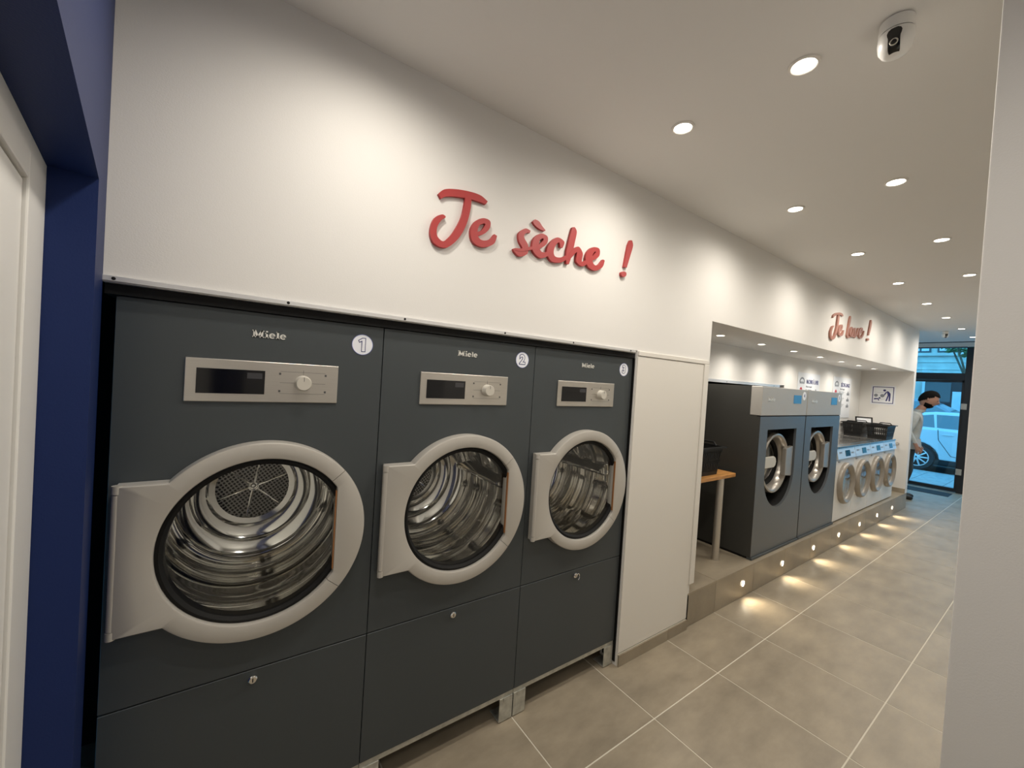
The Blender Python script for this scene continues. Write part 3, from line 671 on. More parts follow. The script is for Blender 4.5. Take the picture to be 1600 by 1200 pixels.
for i in range(4):
    t = make_small() if sp is None else copy_tree(sp)
    sp = sp or t
    t.location = (5.772+0.610*i, 0.022, ST); tag(t, LBL[i], 'washing machine', 'small white washing machines on the step')
tap = thing('tap', (8.75, 0.10, 0.98))
MB().tube([(0, 0, 0), (-0.05, 0, 0), (-0.07, 0, -0.015)], [0.012, 0.010, 0.010], 10).build('spout', 'steel', tap, smooth=True)
MB().lathe([(0.0005, -0.006), (0.022, -0.006), (0.022, 0.0)], (0, 0, 0), 'x', 16).build('flange', 'steel', tap)
tag(tap, 'small metal tap on the niche end wall beside the last white washer', 'tap')
ps = thing('soap_pump', (6.95, 0.53, ST+0.8515))
MB().box(-0.05, 0.05, -0.04, 0.04, 0.0, 0.06).build('housing', 'plastic', ps, bevel=0.006)
MB().tube([(0, 0, 0.06), (0, 0, 0.075)], 0.02, 12).build('cap', 'plastic', ps)
tag(ps, 'small black box on the washer tops behind the large grey washer', 'box')

# ================================================================ BASKETS, TABLE, PICTURE
def make_basket(L=0.42, D=0.23, Hh=0.23):
    t = thing('laundry_basket')
    def at(u, v, h):   # walls lean outwards towards the rim
        k = 0.84 + 0.16*h/Hh
        return (u*L/2*k, v*D/2*k, h)
    MB().add([at(-1,-1,0.0), at(1,-1,0.0), at(1,1,0.0), at(-1,1,0.0), at(-1,-1,0.012), at(1,-1,0.012), at(1,1,0.012), at(-1,1,0.012)],
             [(0,3,2,1),(4,5,6,7),(0,1,5,4),(1,2,6,5),(2,3,7,6),(3,0,4,7)]).build('bottom', 'plastic', t)
    def band(h0, h1, th, name):
        mb = MB(); vs = []
        for h, e in ((h0, 0), (h1, 0), (h1, th), (h0, th)):
            for u, v in ((-1,-1),(1,-1),(1,1),(-1,1)):
                q = at(u, v, h); vs.append((q[0]+u*e, q[1]+v*e, q[2]))
        fs = []
        for i in range(4):
            for j in range(4): fs.append((i*4+j, i*4+(j+1) % 4, ((i+1) % 4)*4+(j+1) % 4, ((i+1) % 4)*4+j))
        return mb.add(vs, fs).build(name, 'plastic', t)
    band(0.0, 0.045, 0.004, 'lower_band'); band(0.105, 0.125, 0.004, 'middle_band'); band(0.185, Hh, 0.004, 'upper_band'); band(Hh-0.012, Hh, 0.022, 'rim')
    mb = MB()
    for side in range(4):
        n = 15 if side % 2 == 0 else 10
        for k in range(n):
            s = -1 + 2*(k+0.5)/n; w = 0.62/n
            if side % 2 == 0:
                v = -1 if side == 0 else 1; A = [at(s-w, v, 0.03), at(s+w, v, 0.03), at(s+w, v, 0.195), at(s-w, v, 0.195)]; off = (0, 0.004*v, 0)
            else:
                u = 1 if side == 1 else -1; A = [at(u, s-w, 0.03), at(u, s+w, 0.03), at(u, s+w, 0.195), at(u, s-w, 0.195)]; off = (0.004*u, 0, 0)
            B = [(p[0]+off[0], p[1]+off[1], p[2]) for p in A]
            mb.add(A+B, [(0,1,2,3),(7,6,5,4),(0,4,5,1),(1,5,6,2),(2,6,7,3),(3,7,4,0)])
    mb.build('slats', 'plastic', t)
    for u in (-1, 1):
        MB().tube([(u*L/2*1.02, -0.07, Hh-0.005), (u*(L/2*1.02), -0.055, Hh+0.022), (u*(L/2*1.02), 0.055, Hh+0.022), (u*L/2*1.02, 0.07, Hh-0.005)], 0.008, 8).build('handle', 'plastic', t, smooth=True)
    return t
b1 = make_basket(); b1.location = (8.03, 0.155, ST+0.8515); b1.rotation_euler = (0, 0, 0.0); b1.scale = (1, 1, 0.85)
tag(b1, 'black plastic laundry basket on the last white washer, nearer the front edge', 'laundry basket', 'black laundry baskets')
b2 = copy_tree(b1); b2.location = (8.10, 0.45, ST+0.8515); b2.rotation_euler = (0, 0, 0.0)
tag(b2, 'black plastic laundry basket on the last white washer, at the back by the notice', 'laundry basket', 'black laundry baskets')

TZ = 0.950
tb = thing('folding_table', (3.30, 0.33, ST))
MB().box(-0.36, 0.44, -0.20, 0.24, TZ-ST-0.032, TZ-ST).build('tabletop', 'wood', tb, bevel=0.004)
for x, y in ((0.285, -0.155), (0.285, 0.19), (-0.30, -0.155), (-0.30, 0.19)):
    lg = MB().tube([(x, y, 0.0), (x, y, TZ-ST-0.032)], 0.028, 24).build('leg', 'steel', tb, smooth=True)
    MB().lathe([(0.030, 0.0), (0.030, 0.012)], (x, y, 0), 'z', 24).build('leg_cap', 'steel', lg, smooth=True)
tag(tb, 'small oak table with round steel legs in the niche beside the white panel', 'table')
b3 = copy_tree(b1); b3.location = (3.33, 0.30, TZ); b3.scale = (1, 1.25, 1); b3.rotation_euler = (0, 0, 0.0)
tag(b3, 'black plastic laundry basket standing on the oak table', 'laundry basket', 'black laundry baskets')

pic = thing('picture_frame', (8.50, 0.45, ST+0.852), 0.0); pic.rotation_euler = (math.radians(-8), 0, math.radians(-55))
pw, ph = 0.22, 0.27
mbf = MB().box(-pw/2, pw/2, 0, 0.016, 0, 0.016).box(-pw/2, pw/2, 0, 0.016, ph-0.016, ph).box(-pw/2, -pw/2+0.016, 0, 0.016, 0.016, ph-0.016).box(pw/2-0.016, pw/2, 0, 0.016, 0.016, ph-0.016)
mbf.build('frame', 'plastic', pic)
MB().box(-pw/2+0.014, pw/2-0.014, 0.006, 0.012, 0.014, ph-0.014).build('sheet', 'paper', pic)
MB().box(-0.06, 0.06, 0.0052, 0.006, 0.10, 0.125).build('print', 'postergrey', pic)
tag(pic, 'black-framed notice leaning on the niche wall behind the baskets', 'picture frame')

# ================================================================ POSTERS
def big_poster(x0, x1, z0, z1, title, label, xs):
    t = thing('instruction_poster', (x0, 0.60, z0)); W = x1-x0; Hh = z1-z0
    MB().box(0, W, -0.006, -0.0005, 0, Hh).build('sheet', 'paper', t)
    y = -0.0066
    MB().text(title, 0.078, (W*0.655, y, Hh-0.115), sx=xs, offset=0.0015).build('title', 'navy', t, fix=False)
    g = MB().text('Mode d\'emploi', 0.036, (W*0.50, y, Hh-0.178), sx=0.9)
    arc = [(W*0.18+0.085*math.cos(w), Hh-0.125+0.065*math.sin(w)) for w in [PI*k/12 for k in range(13)]] + [(W*0.18+0.062*math.cos(w), Hh-0.125+0.043*math.sin(w)) for w in [PI*k/12 for k in range(12, -1, -1)]]
    lgm = MB().prism(arc, y-0.0006, y)
    for k in range(3): lgm.box(W*0.18-0.075+0.055*k, W*0.18-0.035+0.055*k, y-0.0006, y, Hh-0.145, Hh-0.118)
    lgm.build('emblem', 'postergrey', t, fix=False)
    drop = MB().prism([(W*0.15+0.048*math.sin(w)*(1 if True else 1), Hh-0.255+0.065*math.cos(w)) for w in [2*PI*k/20 for k in range(20)]], y-0.0006, y)
    drop.build('red_mark', 'posterred', t)
    rows = int((Hh-0.25)/0.095)
    for k in range(rows):
        z = Hh-0.235-0.095*k
        g.box(W*0.36, W*0.40, y-0.0006, y, z-0.030, z+0.022)
        for q in range(3): g.box(W*0.44, W*(0.62 - 0.04*q), y-0.0006, y, z+0.014-0.018*q, z+0.020-0.018*q)
        g.box(W*0.76, W*0.90, y-0.0006, y, z-0.030, z+0.006); g.box(W*0.81, W*0.85, y-0.0006, y, z+0.006, z+0.030)
    MB().box(W*0.12, W*0.38, y-0.0006, y, 0.02, 0.075).build('print_block', 'postergrey', t)
    g.build('print', 'postergrey', t, fix=False)['kind'] = 'stuff'
    tag(t, label, 'poster')
big_poster(6.19, 6.93, 1.33, 1.932, 'MACHINE À LAVER', 'white and blue poster titled MACHINE À LAVER behind the grey washers', 0.62)
big_poster(7.47, 8.27, 1.33, 1.943, 'SÈCHE-LINGE', 'white poster titled SÈCHE-LINGE on the niche back wall nearer the end', 0.85)

po = thing('safety_sign', (8.75, 0.462, 1.568))       # faces the camera end of the room: +local x runs to -y
def sb(mb, a, b, z0, z1, d0, d1): return mb.box(-d1, -d0, -b, -a, z0, z1)
sb(MB(), 0.0, 0.296, 0.0, 0.304, 0.0005, 0.005).build('sheet', 'paper', po)
bd = MB()
for a, b, z0, z1 in ((0.020, 0.276, 0.022, 0.032), (0.020, 0.276, 0.274, 0.284), (0.020, 0.030, 0.032, 0.274), (0.266, 0.276, 0.032, 0.274)): sb(bd, a, b, z0, z1, 0.005, 0.0058)
bd.build('border', 'navy', po)
pg = MB()
def poly(pts): pg.prism([(-u, v) for u, v in pts], -0.0058, -0.005, 'x')
def circ(u, v, r): poly([(u+r*math.cos(2*PI*k/16), v+r*math.sin(2*PI*k/16)) for k in range(16)])
circ(0.165, 0.228, 0.017)
poly([(0.19,0.222),(0.215,0.212),(0.238,0.180),(0.240,0.150),(0.205,0.150),(0.200,0.175)])
poly([(0.185,0.212),(0.196,0.200),(0.170,0.150),(0.158,0.156)])
poly([(0.205,0.152),(0.222,0.152),(0.200,0.060),(0.182,0.060)]); poly([(0.220,0.152),(0.240,0.152),(0.238,0.060),(0.220,0.060)])
pg.build('adult_figure', 'navy', po)
pg = MB()
poly([(0.042,0.075),(0.100,0.085),(0.100,0.100),(0.048,0.100)]); poly([(0.088,0.095),(0.100,0.095),(0.110,0.066),(0.098,0.062)]); circ(0.112, 0.106, 0.012)
pg.build('crawling_figure', 'navy', po)
pr = MB()
for u, v, r in ((0.065, 0.145, 0.024), (0.142, 0.142, 0.026)):
    pr.prism([(-(u+r*math.cos(2*PI*k/20)), v+r*math.sin(2*PI*k/20)) for k in range(20)], -0.0056, -0.005, 'x')
for z in (0.19, 0.088): sb(pr, 0.04, 0.175, z, z+0.003, 0.005, 0.0056)
pr.build('machine_drawing', 'postergrey', po)
tag(po, 'blue and white pictogram sign with bending figure on the niche end wall', 'sign')

# ================================================================ SECURITY CAMERAS
def make_cam():
    t = thing('security_camera')
    MB().lathe([(0.045, 0.0), (0.054, -0.006), (0.056, -0.045), (0.054, -0.052)], (0, 0, 0), 'z', 40).build('mount', 'camwhite', t, smooth=True)
    MB().lathe([(0.0005, -0.053), (0.053, -0.053), (0.053, -0.0555), (0.0005, -0.0555)], (0, 0, 0), 'z', 40).build('joint', 'print', t, smooth=True)
    hd = MB().lathe([(0.0005, -0.0555), (0.0555, -0.0555), (0.0565, -0.085), (0.053, -0.112), (0.043, -0.130), (0.026, -0.139), (0.0005, -0.142)], (0, 0, 0), 'z', 40).build('head', 'camwhite', t, smooth=True)
    # black face, a strip bent around the front of the head with a round top
    vs = []; fs = []; n = 14; k = 10
    prof = [(-0.061, 0.0562), (-0.066, 0.0568), (-0.075, 0.0574), (-0.085, 0.0575), (-0.095, 0.0566), (-0.105, 0.0552), (-0.114, 0.0530), (-0.124, 0.0482), (-0.131, 0.0435), (-0.137, 0.032), (-0.1405, 0.024)]
    for i, (z, r) in enumerate(prof):
        hw = (0.010, 0.0185, 0.0225, 0.0215, 0.0185, 0.018, 0.018, 0.018, 0.018, 0.017, 0.015)[i]
        for j in range(n+1):
            x = -hw + 2*hw*j/n; vs.append((x, -math.sqrt(max(r*r-x*x, 1e-6))-0.0012, z-0.0008))
    for i in range(len(prof)-1):
        for j in range(n): a = i*(n+1)+j; fs.append((a, a+1, a+n+2, a+n+1))
    MB().add(vs, fs).build('face', 'camblack', hd, smooth=True)
    MB().lathe([(0.0125, -0.052), (0.0135, -0.056), (0.0125, -0.058), (0.0095, -0.0555), (0.0085, -0.052)], (0, 0, -0.116), 'y', 24).build('lens_ring', 'dial', hd, smooth=True)
    MB().disc((0, -0.0545, -0.116), 0.009, 'y', 20).build('lens', 'display', hd)
    return t
cm = make_cam(); cm.location = (1.805, -1.126, H); cm.rotation_euler = (0, 0, math.radians(-83))
cm.scale = (0.72, 0.72, 0.72)
tag(cm, 'white dome security camera with black face on the ceiling near the wing wall', 'security camera', 'security cameras')
c2 = copy_tree(cm); c2.location = (9.05, -0.27, H); c2.rotation_euler = (0, 0, math.radians(-60))
tag(c2, 'small white security camera on the ceiling near the street door', 'security camera', 'security cameras')

# ================================================================ STREET FRONT
fr = struct(thing('window_1', (XW, 0, 0)))
def fbox(a, b, z0, z1, name='frame_bar', d0=-0.03, d1=0.05): return MB().box(d0, d1, a, b, z0, z1).build(name, 'frame', fr, bevel=0.003)
FY0, FY1 = YR, 1.25
for a, b in ((FY0, FY0+0.06), (-1.50, -1.43), (-0.375, -0.245), (0.72, 0.80), (FY1-0.06, FY1)): fbox(a, b, 0.0, 2.72, 'mullion')
for a, b in ((FY0+0.06, -1.50), (-1.43, -0.375), (-0.245, 0.72), (0.80, FY1-0.06)):
    fbox(a, b, 2.105, 2.235, 'transom_bar'); fbox(a, b, 2.715, 2.73, 'head_bar')
    MB().box(0.004, 0.012, a, b, 2.235, 2.715).build('pane', 'winglass', fr)
    if a != -0.245:
        fbox(a, b, 0.0, 0.07, 'sill_bar'); MB().box(0.004, 0.012, a, b, 0.07, 2.105).build('pane', 'winglass', fr)
MB().box(-0.03, 0.05, FY0, FY1, 2.73, 3.0).build('fascia', 'wall', fr)
dr = struct(thing('door_2', (XW, 0, 0)))
MB().box(-0.02, 0.03, -0.245, 0.72, 0.012, 0.075).box(-0.02, 0.03, -0.245, -0.215, 0.075, 2.10).box(-0.02, 0.03, 0.66, 0.72, 0.075, 2.10).box(-0.02, 0.03, -0.245, 0.72, 2.06, 2.10).build('door_frame', 'frame', dr, bevel=0.003)
MB().box(0.0, 0.008, -0.217, 0.662, 0.073, 2.062).build('pane', 'winglass', dr)
for z in (0.34, 1.56): MB().box(-0.05, -0.02, -0.30, -0.225, z, z+0.11).build('hinge', 'steel', dr, bevel=0.004)
mt = MB().box(10.72, 11.18, -0.235, 0.68, 0.0, 0.006).build('entrance_mat', 'mat', bevel=0.002)
tag(mt, 'dark entrance mat on the tiles inside the street door', 'door mat')

# ================================================================ STREET
pv = struct(MB().box(XW+0.05, 14.05, -9, 9, -0.15, -0.008).build('floor_pavement', 'paving'))
for i in range(5):
    for j in range(-3, 6):
        MB().box(XW+0.06+0.5*i, XW+0.55+0.5*i, 0.5*j+0.005, 0.5*j+0.495, -0.03, 0.0).build('paving_slab', 'paving', pv)
struct(MB().box(14.05, 30, -16, 16, -0.15, -0.03).build('floor_street', 'asphalt'))
kb = struct(MB().box(13.95, 14.10, -9, 9, -0.14, 0.002).build('trim_kerb', 'paving'))

def make_car(paint):
    t = thing('parked_car')
    def arch(cy, r, n=10): return [(cy + r*math.cos(PI*k/n), 0.32 + r*math.sin(PI*k/n)) for k in range(n+1)]
    low = [(0.80, 0.32)] + [(0.86, 0.55), (0.85, 0.82), (0.78, 1.03), (0.55, 1.06), (-0.6, 1.04), (-2.25, 0.98), (-3.0, 0.90), (-3.45, 0.76), (-3.58, 0.55), (-3.52, 0.32)]
    low += [(-2.65-0.39, 0.32)] + [(-2.65 - 0.39*math.cos(PI*k/10), 0.32+0.39*math.sin(PI*k/10)) for k in range(1, 10)] + [(-2.65+0.39, 0.32)]
    low += [(-0.39, 0.32)] + [(-0.39*math.cos(PI*k/10), 0.32+0.39*math.sin(PI*k/10)) for k in range(1, 10)] + [(0.39, 0.32)]
    # near side is x = 0, the car is 1.78 wide
    MB().prism(low, 0.0, 1.78, 'x').build('body', paint, t, bevel=0.03, seg=3)
    MB().box(0.06, 1.72, -3.4, 0.7, 0.18, 0.32).build('underbody', 'tyre', t)
    MB().box(0.012, 0.05, -2.24, -0.41, 0.22, 0.33).build('sill', 'tyre', t)
    g0 = [(0.62, 1.04), (0.25, 1.38), (-0.25, 1.47), (-1.35, 1.47), (-2.28, 0.99)]
    vs = []
    for x, e in ((0.05, 1), (1.73, -1)):
        for yy, zz in g0: vs.append((x + e*0.19*max(0, (zz-1.0))/0.47, yy, zz))
    fs = [(0,1,2,3,4), (9,8,7,6,5)] + [(i, i+5, (i+1) % 5 + 5, (i+1) % 5) for i in range(5)]
    MB().add(vs, fs).build('roof', paint, t, bevel=0.02, seg=2)
    def side(yy, zz, d): return (0.05 + 0.19*max(0, (zz-1.0))/0.47 - d, yy, zz)
    def pane(pts, name, m):
        mb = MB(); k = len(pts); v = [side(a, b, 0.006) for a, b in pts] + [side(a, b, -0.01) for a, b in pts]
        mb.add(v, [tuple(range(k)), tuple(range(2*k-1, k-1, -1))] + [(i, i+k, (i+1) % k+k, (i+1) % k) for i in range(k)]).build(name, m, t)
    pane([(0.35, 1.09), (0.12, 1.33), (-0.22, 1.40), (-0.27, 1.09)], 'quarter_window', 'carglass')
    pane([(-0.31, 1.09), (-0.27, 1.40), (-0.95, 1.41), (-0.95, 1.08)], 'rear_window', 'carglass')
    pane([(-1.02, 1.08), (-1.02, 1.41), (-1.40, 1.40), (-2.05, 1.05)], 'front_window', 'carglass')
    sm = MB()
    for a, b in (((-0.34, 1.05), (-0.36, 0.80)), ((-0.36, 0.80), (-0.58, 0.44)), ((-0.58, 0.44), (-0.98, 0.40)), ((-0.98, 1.05), (-0.98, 0.40))):
        sm.tube([(0.0, a[0], a[1]), (0.0, b[0], b[1])], 0.006, 6)
    sm.build('door_seam', 'tyre', t)
    MB().box(-0.02, 0.01, -0.60, -0.42, 0.925, 0.945).build('door_handle', paint, t, bevel=0.006)
    for y in (0.0, -2.65):
        w = thing('wheel'); w.parent = t
        MB().lathe([(0.21, 0.0), (0.30, -0.012), (0.325, 0.02), (0.325, 0.18), (0.30, 0.20), (0.2, 0.20)], (0.03, y, 0.325), 'x', 36).build('tyre', 'tyre', w, smooth=True)
        MB().lathe([(0.215, 0.0), (0.205, 0.03), (0.0005, 0.05)], (0.03, y, 0.325), 'x', 30).build('rim_back', 'tyre', w)
        sp_ = MB().lathe([(0.225, -0.008), (0.205, -0.008), (0.205, 0.02), (0.225, 0.02)], (0.03, y, 0.325), 'x', 36, closed=True)
        for k in range(10):
            a = 2*PI*k/10
            sp_.tube([(0.028, y+r*math.cos(a), 0.325+r*math.sin(a)) for r in (0.02, 0.21)], [0.022, 0.016], 6)
        sp_.build('alloy_rim', 'alloy', w)
    return t
car = make_car('carpaint'); car.location = (14.25, 0.78, -0.03)
tag(car, 'white car parked at the kerb right outside the street door', 'car')
car2 = make_car('carpaint2'); car2.location = (18.6, 2.9, -0.03); car2.scale = (1.15, 1.1, 1.22)
tag(car2, 'grey car across the street behind the white car', 'car')

bd = thing('building', (24.0, 0, 0))
MB().box(0, 0.6, -9, 14, -0.1, 9.0).build('wall', 'stone', bd)
for z in (2.75, 3.05, 3.35): MB().box(-0.03, 0.0, -9, 14, z, z+0.03).build('string_course', 'stone', bd)
MB().box(-0.12, 0.0, -9, 14, 3.62, 3.74).build('ledge', 'stone', bd)
def shopwin(y0, y1, z0, z1):
    w = MB().box(-0.10, 0.02, y0, y1, z0, z1).build('window', 'frame', bd)
    MB().box(-0.13, -0.10, y0+0.45, y1-0.06, z0+0.1, z1-0.10).build('pane', 'dark_win', w)
    MB().box(-0.13, -0.10, y0+0.06, y0+0.40, z0+0.1, z1-0.45).build('panel', 'paper', w)
    MB().box(-0.13, -0.10, y1-0.06, y1+0.02, z0+0.1, z1-0.05).build('panel', 'paper', w)
shopwin(1.05, 2.30, 0.2, 2.62); shopwin(-2.2, 0.4, 0.2, 2.62); shopwin(3.3, 5.0, 0.2, 2.62)
for y in (-3.0, -0.4, 1.35, 2.15, 4.0):
    w = MB().box(-0.06, 0.02, y, y+0.62, 3.76, 5.3).build('window', 'dark_win', bd)
    MB().box(-0.08, -0.06, y+0.06, y+0.28, 3.82, 5.2).build('pane', 'paper', w); MB().box(-0.08, -0.06, y+0.34, y+0.56, 3.82, 5.2).build('pane', 'paper', w)
tag(bd, 'pale stone building with shop windows across the street', 'building')

def make_tree(h, cr, n, seed):
    rnd = random.Random(seed); t = thing('street_tree')
    MB().tube([(0, 0, 0), (0.03, 0.02, h*0.3), (-0.02, 0.05, h*0.6), (0.05, 0, h*0.9)], [0.10, 0.08, 0.06, 0.03], 10).build('trunk', 'bark', t, smooth=True)
    for k in range(5):
        a = 2*PI*k/5; MB().tube([(0, 0.03, h*0.55), (0.5*cr*math.cos(a), 0.5*cr*math.sin(a), h*0.8), (0.85*cr*math.cos(a), 0.85*cr*math.sin(a), h*(0.85+0.2*rnd.random()))], [0.04, 0.025, 0.01], 6).build('branch', 'bark', t)
    vs = []; fs = []
    for k in range(n):
        a = rnd.random()*2*PI; b = math.acos(1-2*rnd.random()); r = cr*(0.35+0.65*rnd.random()**0.5)
        c = Vector((r*math.cos(a)*math.sin(b), r*math.sin(a)*math.sin(b), h*0.95 + 0.75*r*math.cos(b)))
        u = Vector((rnd.gauss(0,1), rnd.gauss(0,1), rnd.gauss(0,1))).normalized(); v = u.cross(Vector((rnd.gauss(0,1), rnd.gauss(0,1), rnd.gauss(0,1)))).normalized()
        L = 0.10+0.06*rnd.random(); o = len(vs)
        vs += [c-u*L, c+v*L*0.45+u*0.1*L, c+u*L, c-v*L*0.45+u*0.1*L, c+u.cross(v)*0.03]
        fs += [(o, o+1, o+4), (o+1, o+2, o+4), (o+2, o+3, o+4), (o+3, o, o+4)]
    f = MB().add(vs, fs).build('foliage', 'leaf', t, fix=False); f['kind'] = 'stuff'
    return t
tr = make_tree(3.4, 1.1, 1500, 3); tr.location = (21.2, 3.35, -0.03); tag(tr, 'leafy street tree across the street, left of the shop window', 'tree')
tr = make_tree(4.3, 0.9, 420, 5); tr.location = (21.6, 0.75, -0.03); tag(tr, 'sparse leafy street tree across the street, in front of the shop window', 'tree')

# ================================================================ PERSON
def make_person():
    verts = []; edges = []; rad = []
    def V(x, y, z, r, parent=None):
        verts.append((x, y, z)); rad.append(r if isinstance(r, tuple) else (r, r)); i = len(verts)-1
        if parent is not None: edges.append((parent, i))
        return i
    pel = V(0, 0.045, 0.93, (0.155, 0.125))
    sp1 = V(0, 0.035, 1.08, (0.150, 0.120), pel)
    sp2 = V(0, 0.015, 1.24, (0.165, 0.125), sp1)
    ch = V(0, -0.005, 1.38, (0.165, 0.115), sp2)
    nb = V(0, -0.03, 1.475, (0.085, 0.075), ch)
    nk = V(0, -0.062, 1.535, (0.058, 0.060), nb)
    V(0, -0.105, 1.610, (0.058, 0.062), nk)
    for s in (-1, 1):
        sh = V(s*0.165, 0.0, 1.415, 0.072, ch)
        ua = V(s*0.215, 0.02, 1.28, 0.060, sh)
        el = V(s*0.240, 0.060, 1.15, 0.048, ua)
        fa = V(s*0.232, 0.005, 1.03, 0.041, el)
        wr = V(s*0.222, -0.038, 0.945, 0.028, fa)
        pm = V(s*0.218, -0.058, 0.897, (0.020, 0.036), wr)
        pe = V(s*0.214, -0.068, 0.865, (0.016, 0.036), pm)
        for k, (dy, L) in enumerate(((-0.028, 0.068), (-0.010, 0.078), (0.010, 0.072), (0.028, 0.056))):
            f1 = V(s*0.212, -0.072+dy, 0.850, 0.0095, pe)
            f2 = V(s*0.206, -0.076+dy*1.05, 0.850-L*0.5, 0.0088, f1)
            V(s*0.190, -0.072+dy*1.05, 0.850-L*0.95, 0.0075, f2)
        t1 = V(s*0.208, -0.098, 0.890, 0.011, pm); t2 = V(s*0.200, -0.116, 0.864, 0.0095, t1); V(s*0.193, -0.122, 0.840, 0.008, t2)
        hp = V(s*0.085, 0.045, 0.86, (0.092, 0.100), pel)
        th = V(s*0.095, 0.055, 0.68, (0.080, 0.085), hp)
        kn = V(s*0.10, 0.025, 0.48, (0.060, 0.062), th)
        cf = V(s*0.10, 0.07, 0.30, (0.055, 0.058), kn)
        an = V(s*0.10, 0.105, 0.10, (0.048, 0.050), cf)
        hl = V(s*0.10, 0.105, 0.045, (0.042, 0.044), an)
        ft = V(s*0.105, 0.01, 0.038, (0.042, 0.036), hl)
        V(s*0.11, -0.06, 0.030, (0.036, 0.028), ft)
    me = bpy.data.meshes.new('p'); me.from_pydata(verts, edges, [])
    o = bpy.data.objects.new('p', me); COL.objects.link(o)
    sk = o.modifiers.new('skin', 'SKIN'); sk.use_smooth_shade = True
    for i, sv in enumerate(me.skin_vertices[0].data):
        sv.radius = rad[i]; sv.use_root = (i == 0)
    ss = o.modifiers.new('sub', 'SUBSURF'); ss.levels = 2; ss.render_levels = 2
    bpy.context.view_layer.update()
    dg = bpy.context.evaluated_depsgraph_get(); body = bpy.data.meshes.new_from_object(o.evaluated_get(dg))
    bpy.data.objects.remove(o)
    zmin = min(v.co.z for v in body.vertices)
    for v in body.vertices: v.co.z -= zmin
    # head: a shaped sphere tilted forward, joined to the same mesh
    bm = bmesh.new(); bm.from_mesh(body)
    hm = bmesh.new(); bmesh.ops.create_uvsphere(hm, u_segments=32, v_segments=24, radius=1.0)
    for v in hm.verts:
        x, y, z = v.co
        w = 0.078*(1 - 0.18*max(0, -z)); d = 0.098; 
        X, Y, Z = x*w, y*d, z*0.120
        if y < 0: Y *= 0.94
        if z < -0.2 and y < 0: Y -= 0.010*(-z)              # chin
        nose = math.exp(-((x/0.16)**2)) * math.exp(-(((z+0.08)/0.20)**2)) * (1 if y < -0.5 else 0); Y -= 0.024*nose
        eye = sum(math.exp(-(((x-s*0.38)/0.17)**2) - (((z-0.10)/0.10)**2)) for s in (-1, 1)) * (1 if y < -0.3 else 0); Y += 0.009*eye
        mouth = math.exp(-((x/0.32)**2) - (((z+0.50)/0.05)**2)) * (1 if y < -0.3 else 0); Y += 0.005*mouth
        v.co = (X, Y, Z)
    rot = Matrix.Rotation(math.radians(24), 4, 'X'); T = Matrix.Translation((0, -0.150, 1.700-zmin)) @ rot @ Matrix.Scale(1.20, 4)
    hm2 = bpy.data.meshes.new('h'); 
    for v in hm.verts: v.co = T @ v.co
    hm.to_mesh(hm2); hm.free(); bm.from_mesh(hm2)
    bm.to_mesh(body); bm.free()
    for m in ('skin', 'shirt', 'trousers', 'shoe'): pass
    body.materials.clear()
    for m in ('skin', 'shirt', 'trousers', 'shoe'): body.materials.append(M[m])
    for q in body.polygons:
        c = q.center; q.use_smooth = True
        if c.z > 1.51: i = 0
        elif abs(c.x) > 0.182 and c.z < 0.965-zmin and c.y < 0.01: i = 0
        elif c.z > 0.905 or (abs(c.x) > 0.18 and c.z > 0.89): i = 1
        elif c.z > 0.085: i = 2
        else: i = 3
        q.material_index = i
    t = thing('person')
    b = bpy.data.objects.new('body', body); COL.objects.link(b); b.parent = t
    def H_(p): return tuple(T @ Vector(p))
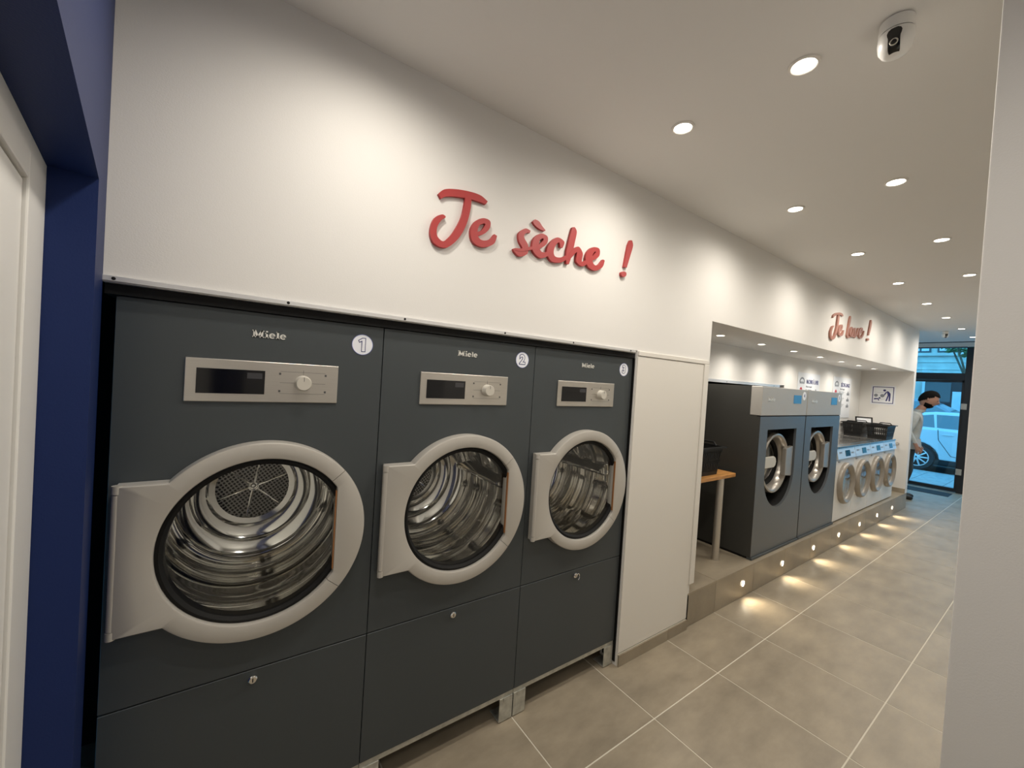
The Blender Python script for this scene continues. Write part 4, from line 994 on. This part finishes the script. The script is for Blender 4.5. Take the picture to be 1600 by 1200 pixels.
    # hair cap, beard, ears, eyes
    def shell(name, m, test, grow):
        hm = bmesh.new(); bmesh.ops.create_uvsphere(hm, u_segments=36, v_segments=28, radius=1.0)
        dead = [v for v in hm.verts if not test(*v.co)]
        bmesh.ops.delete(hm, geom=dead, context='VERTS')
        for v in hm.verts:
            x, y, z = v.co; w = 0.078*(1-0.18*max(0, -z)); Y = y*0.098*(0.94 if y < 0 else 1)
            if z < -0.2 and y < 0: Y -= 0.010*(-z)
            v.co = T @ Vector((x*w*grow, Y*grow, z*0.120*grow))
        g = bpy.data.meshes.new(name); hm.to_mesh(g); hm.free(); g.materials.append(M[m])
        for q in g.polygons: q.use_smooth = True
        ob = bpy.data.objects.new(name, g); COL.objects.link(ob); ob.parent = t
        so = ob.modifiers.new('thick', 'SOLIDIFY'); so.thickness = 0.007; so.offset = 0.4
    shell('hair', 'hair', lambda x, y, z: z > max(-0.62, min(0.50, 0.02 - 0.95*y)), 1.045)
    shell('beard', 'hair', lambda x, y, z: y < 0.16 and z < -0.30 - 0.22*max(0, -y) and not (abs(x) < 0.22 and -0.57 < z < -0.45) or (abs(y) < 0.14 and -0.5 < z < 0.1), 1.022)
    for s in (-1, 1):
        MB().lathe([(0.0005, -0.004), (0.014, -0.006), (0.020, 0.0), (0.014, 0.004)], (0, 0, 0), 'x', 16).build('ear', 'skin', t, smooth=True).matrix_local = Matrix.Translation(H_((s*0.079, 0.012, 0.0))) @ Matrix.Diagonal((1, 0.75, 1.4, 1))
        MB().lathe([(0.0005, -0.006), (0.006, -0.004), (0.008, 0.0)], (0, 0, 0), 'y', 12).build('eye', 'hair', t).matrix_local = Matrix.Translation(H_((s*0.030, -0.083, 0.012)))
    # collar and shirt hem
    cl = []
    MB().lathe([(0.070, -0.02), (0.078, 0.0), (0.072, 0.022), (0.064, 0.018)], (0, -0.042, 1.50-zmin), 'z', 24).build('collar', 'shirt', t, smooth=True)
    hem = MB().lathe([(0.95, 0.10), (1.02, 0.03), (1.05, -0.03), (1.04, -0.075), (1.0, -0.075), (0.98, 0.05)], (0, 0, 0), 'z', 32).build('shirt_hem', 'shirt', t, smooth=True)
    hem.matrix_local = Matrix.Translation((0, 0.045, 0.93-zmin)) @ Matrix.Diagonal((0.175, 0.140, 1, 1))
    return t
man = make_person(); man.location = (9.75, 0.098, 0.0); man.rotation_euler = (0, 0, math.radians(8))
tag(man, 'bearded person in pale shirt and dark trousers looking down near the street door', 'person')
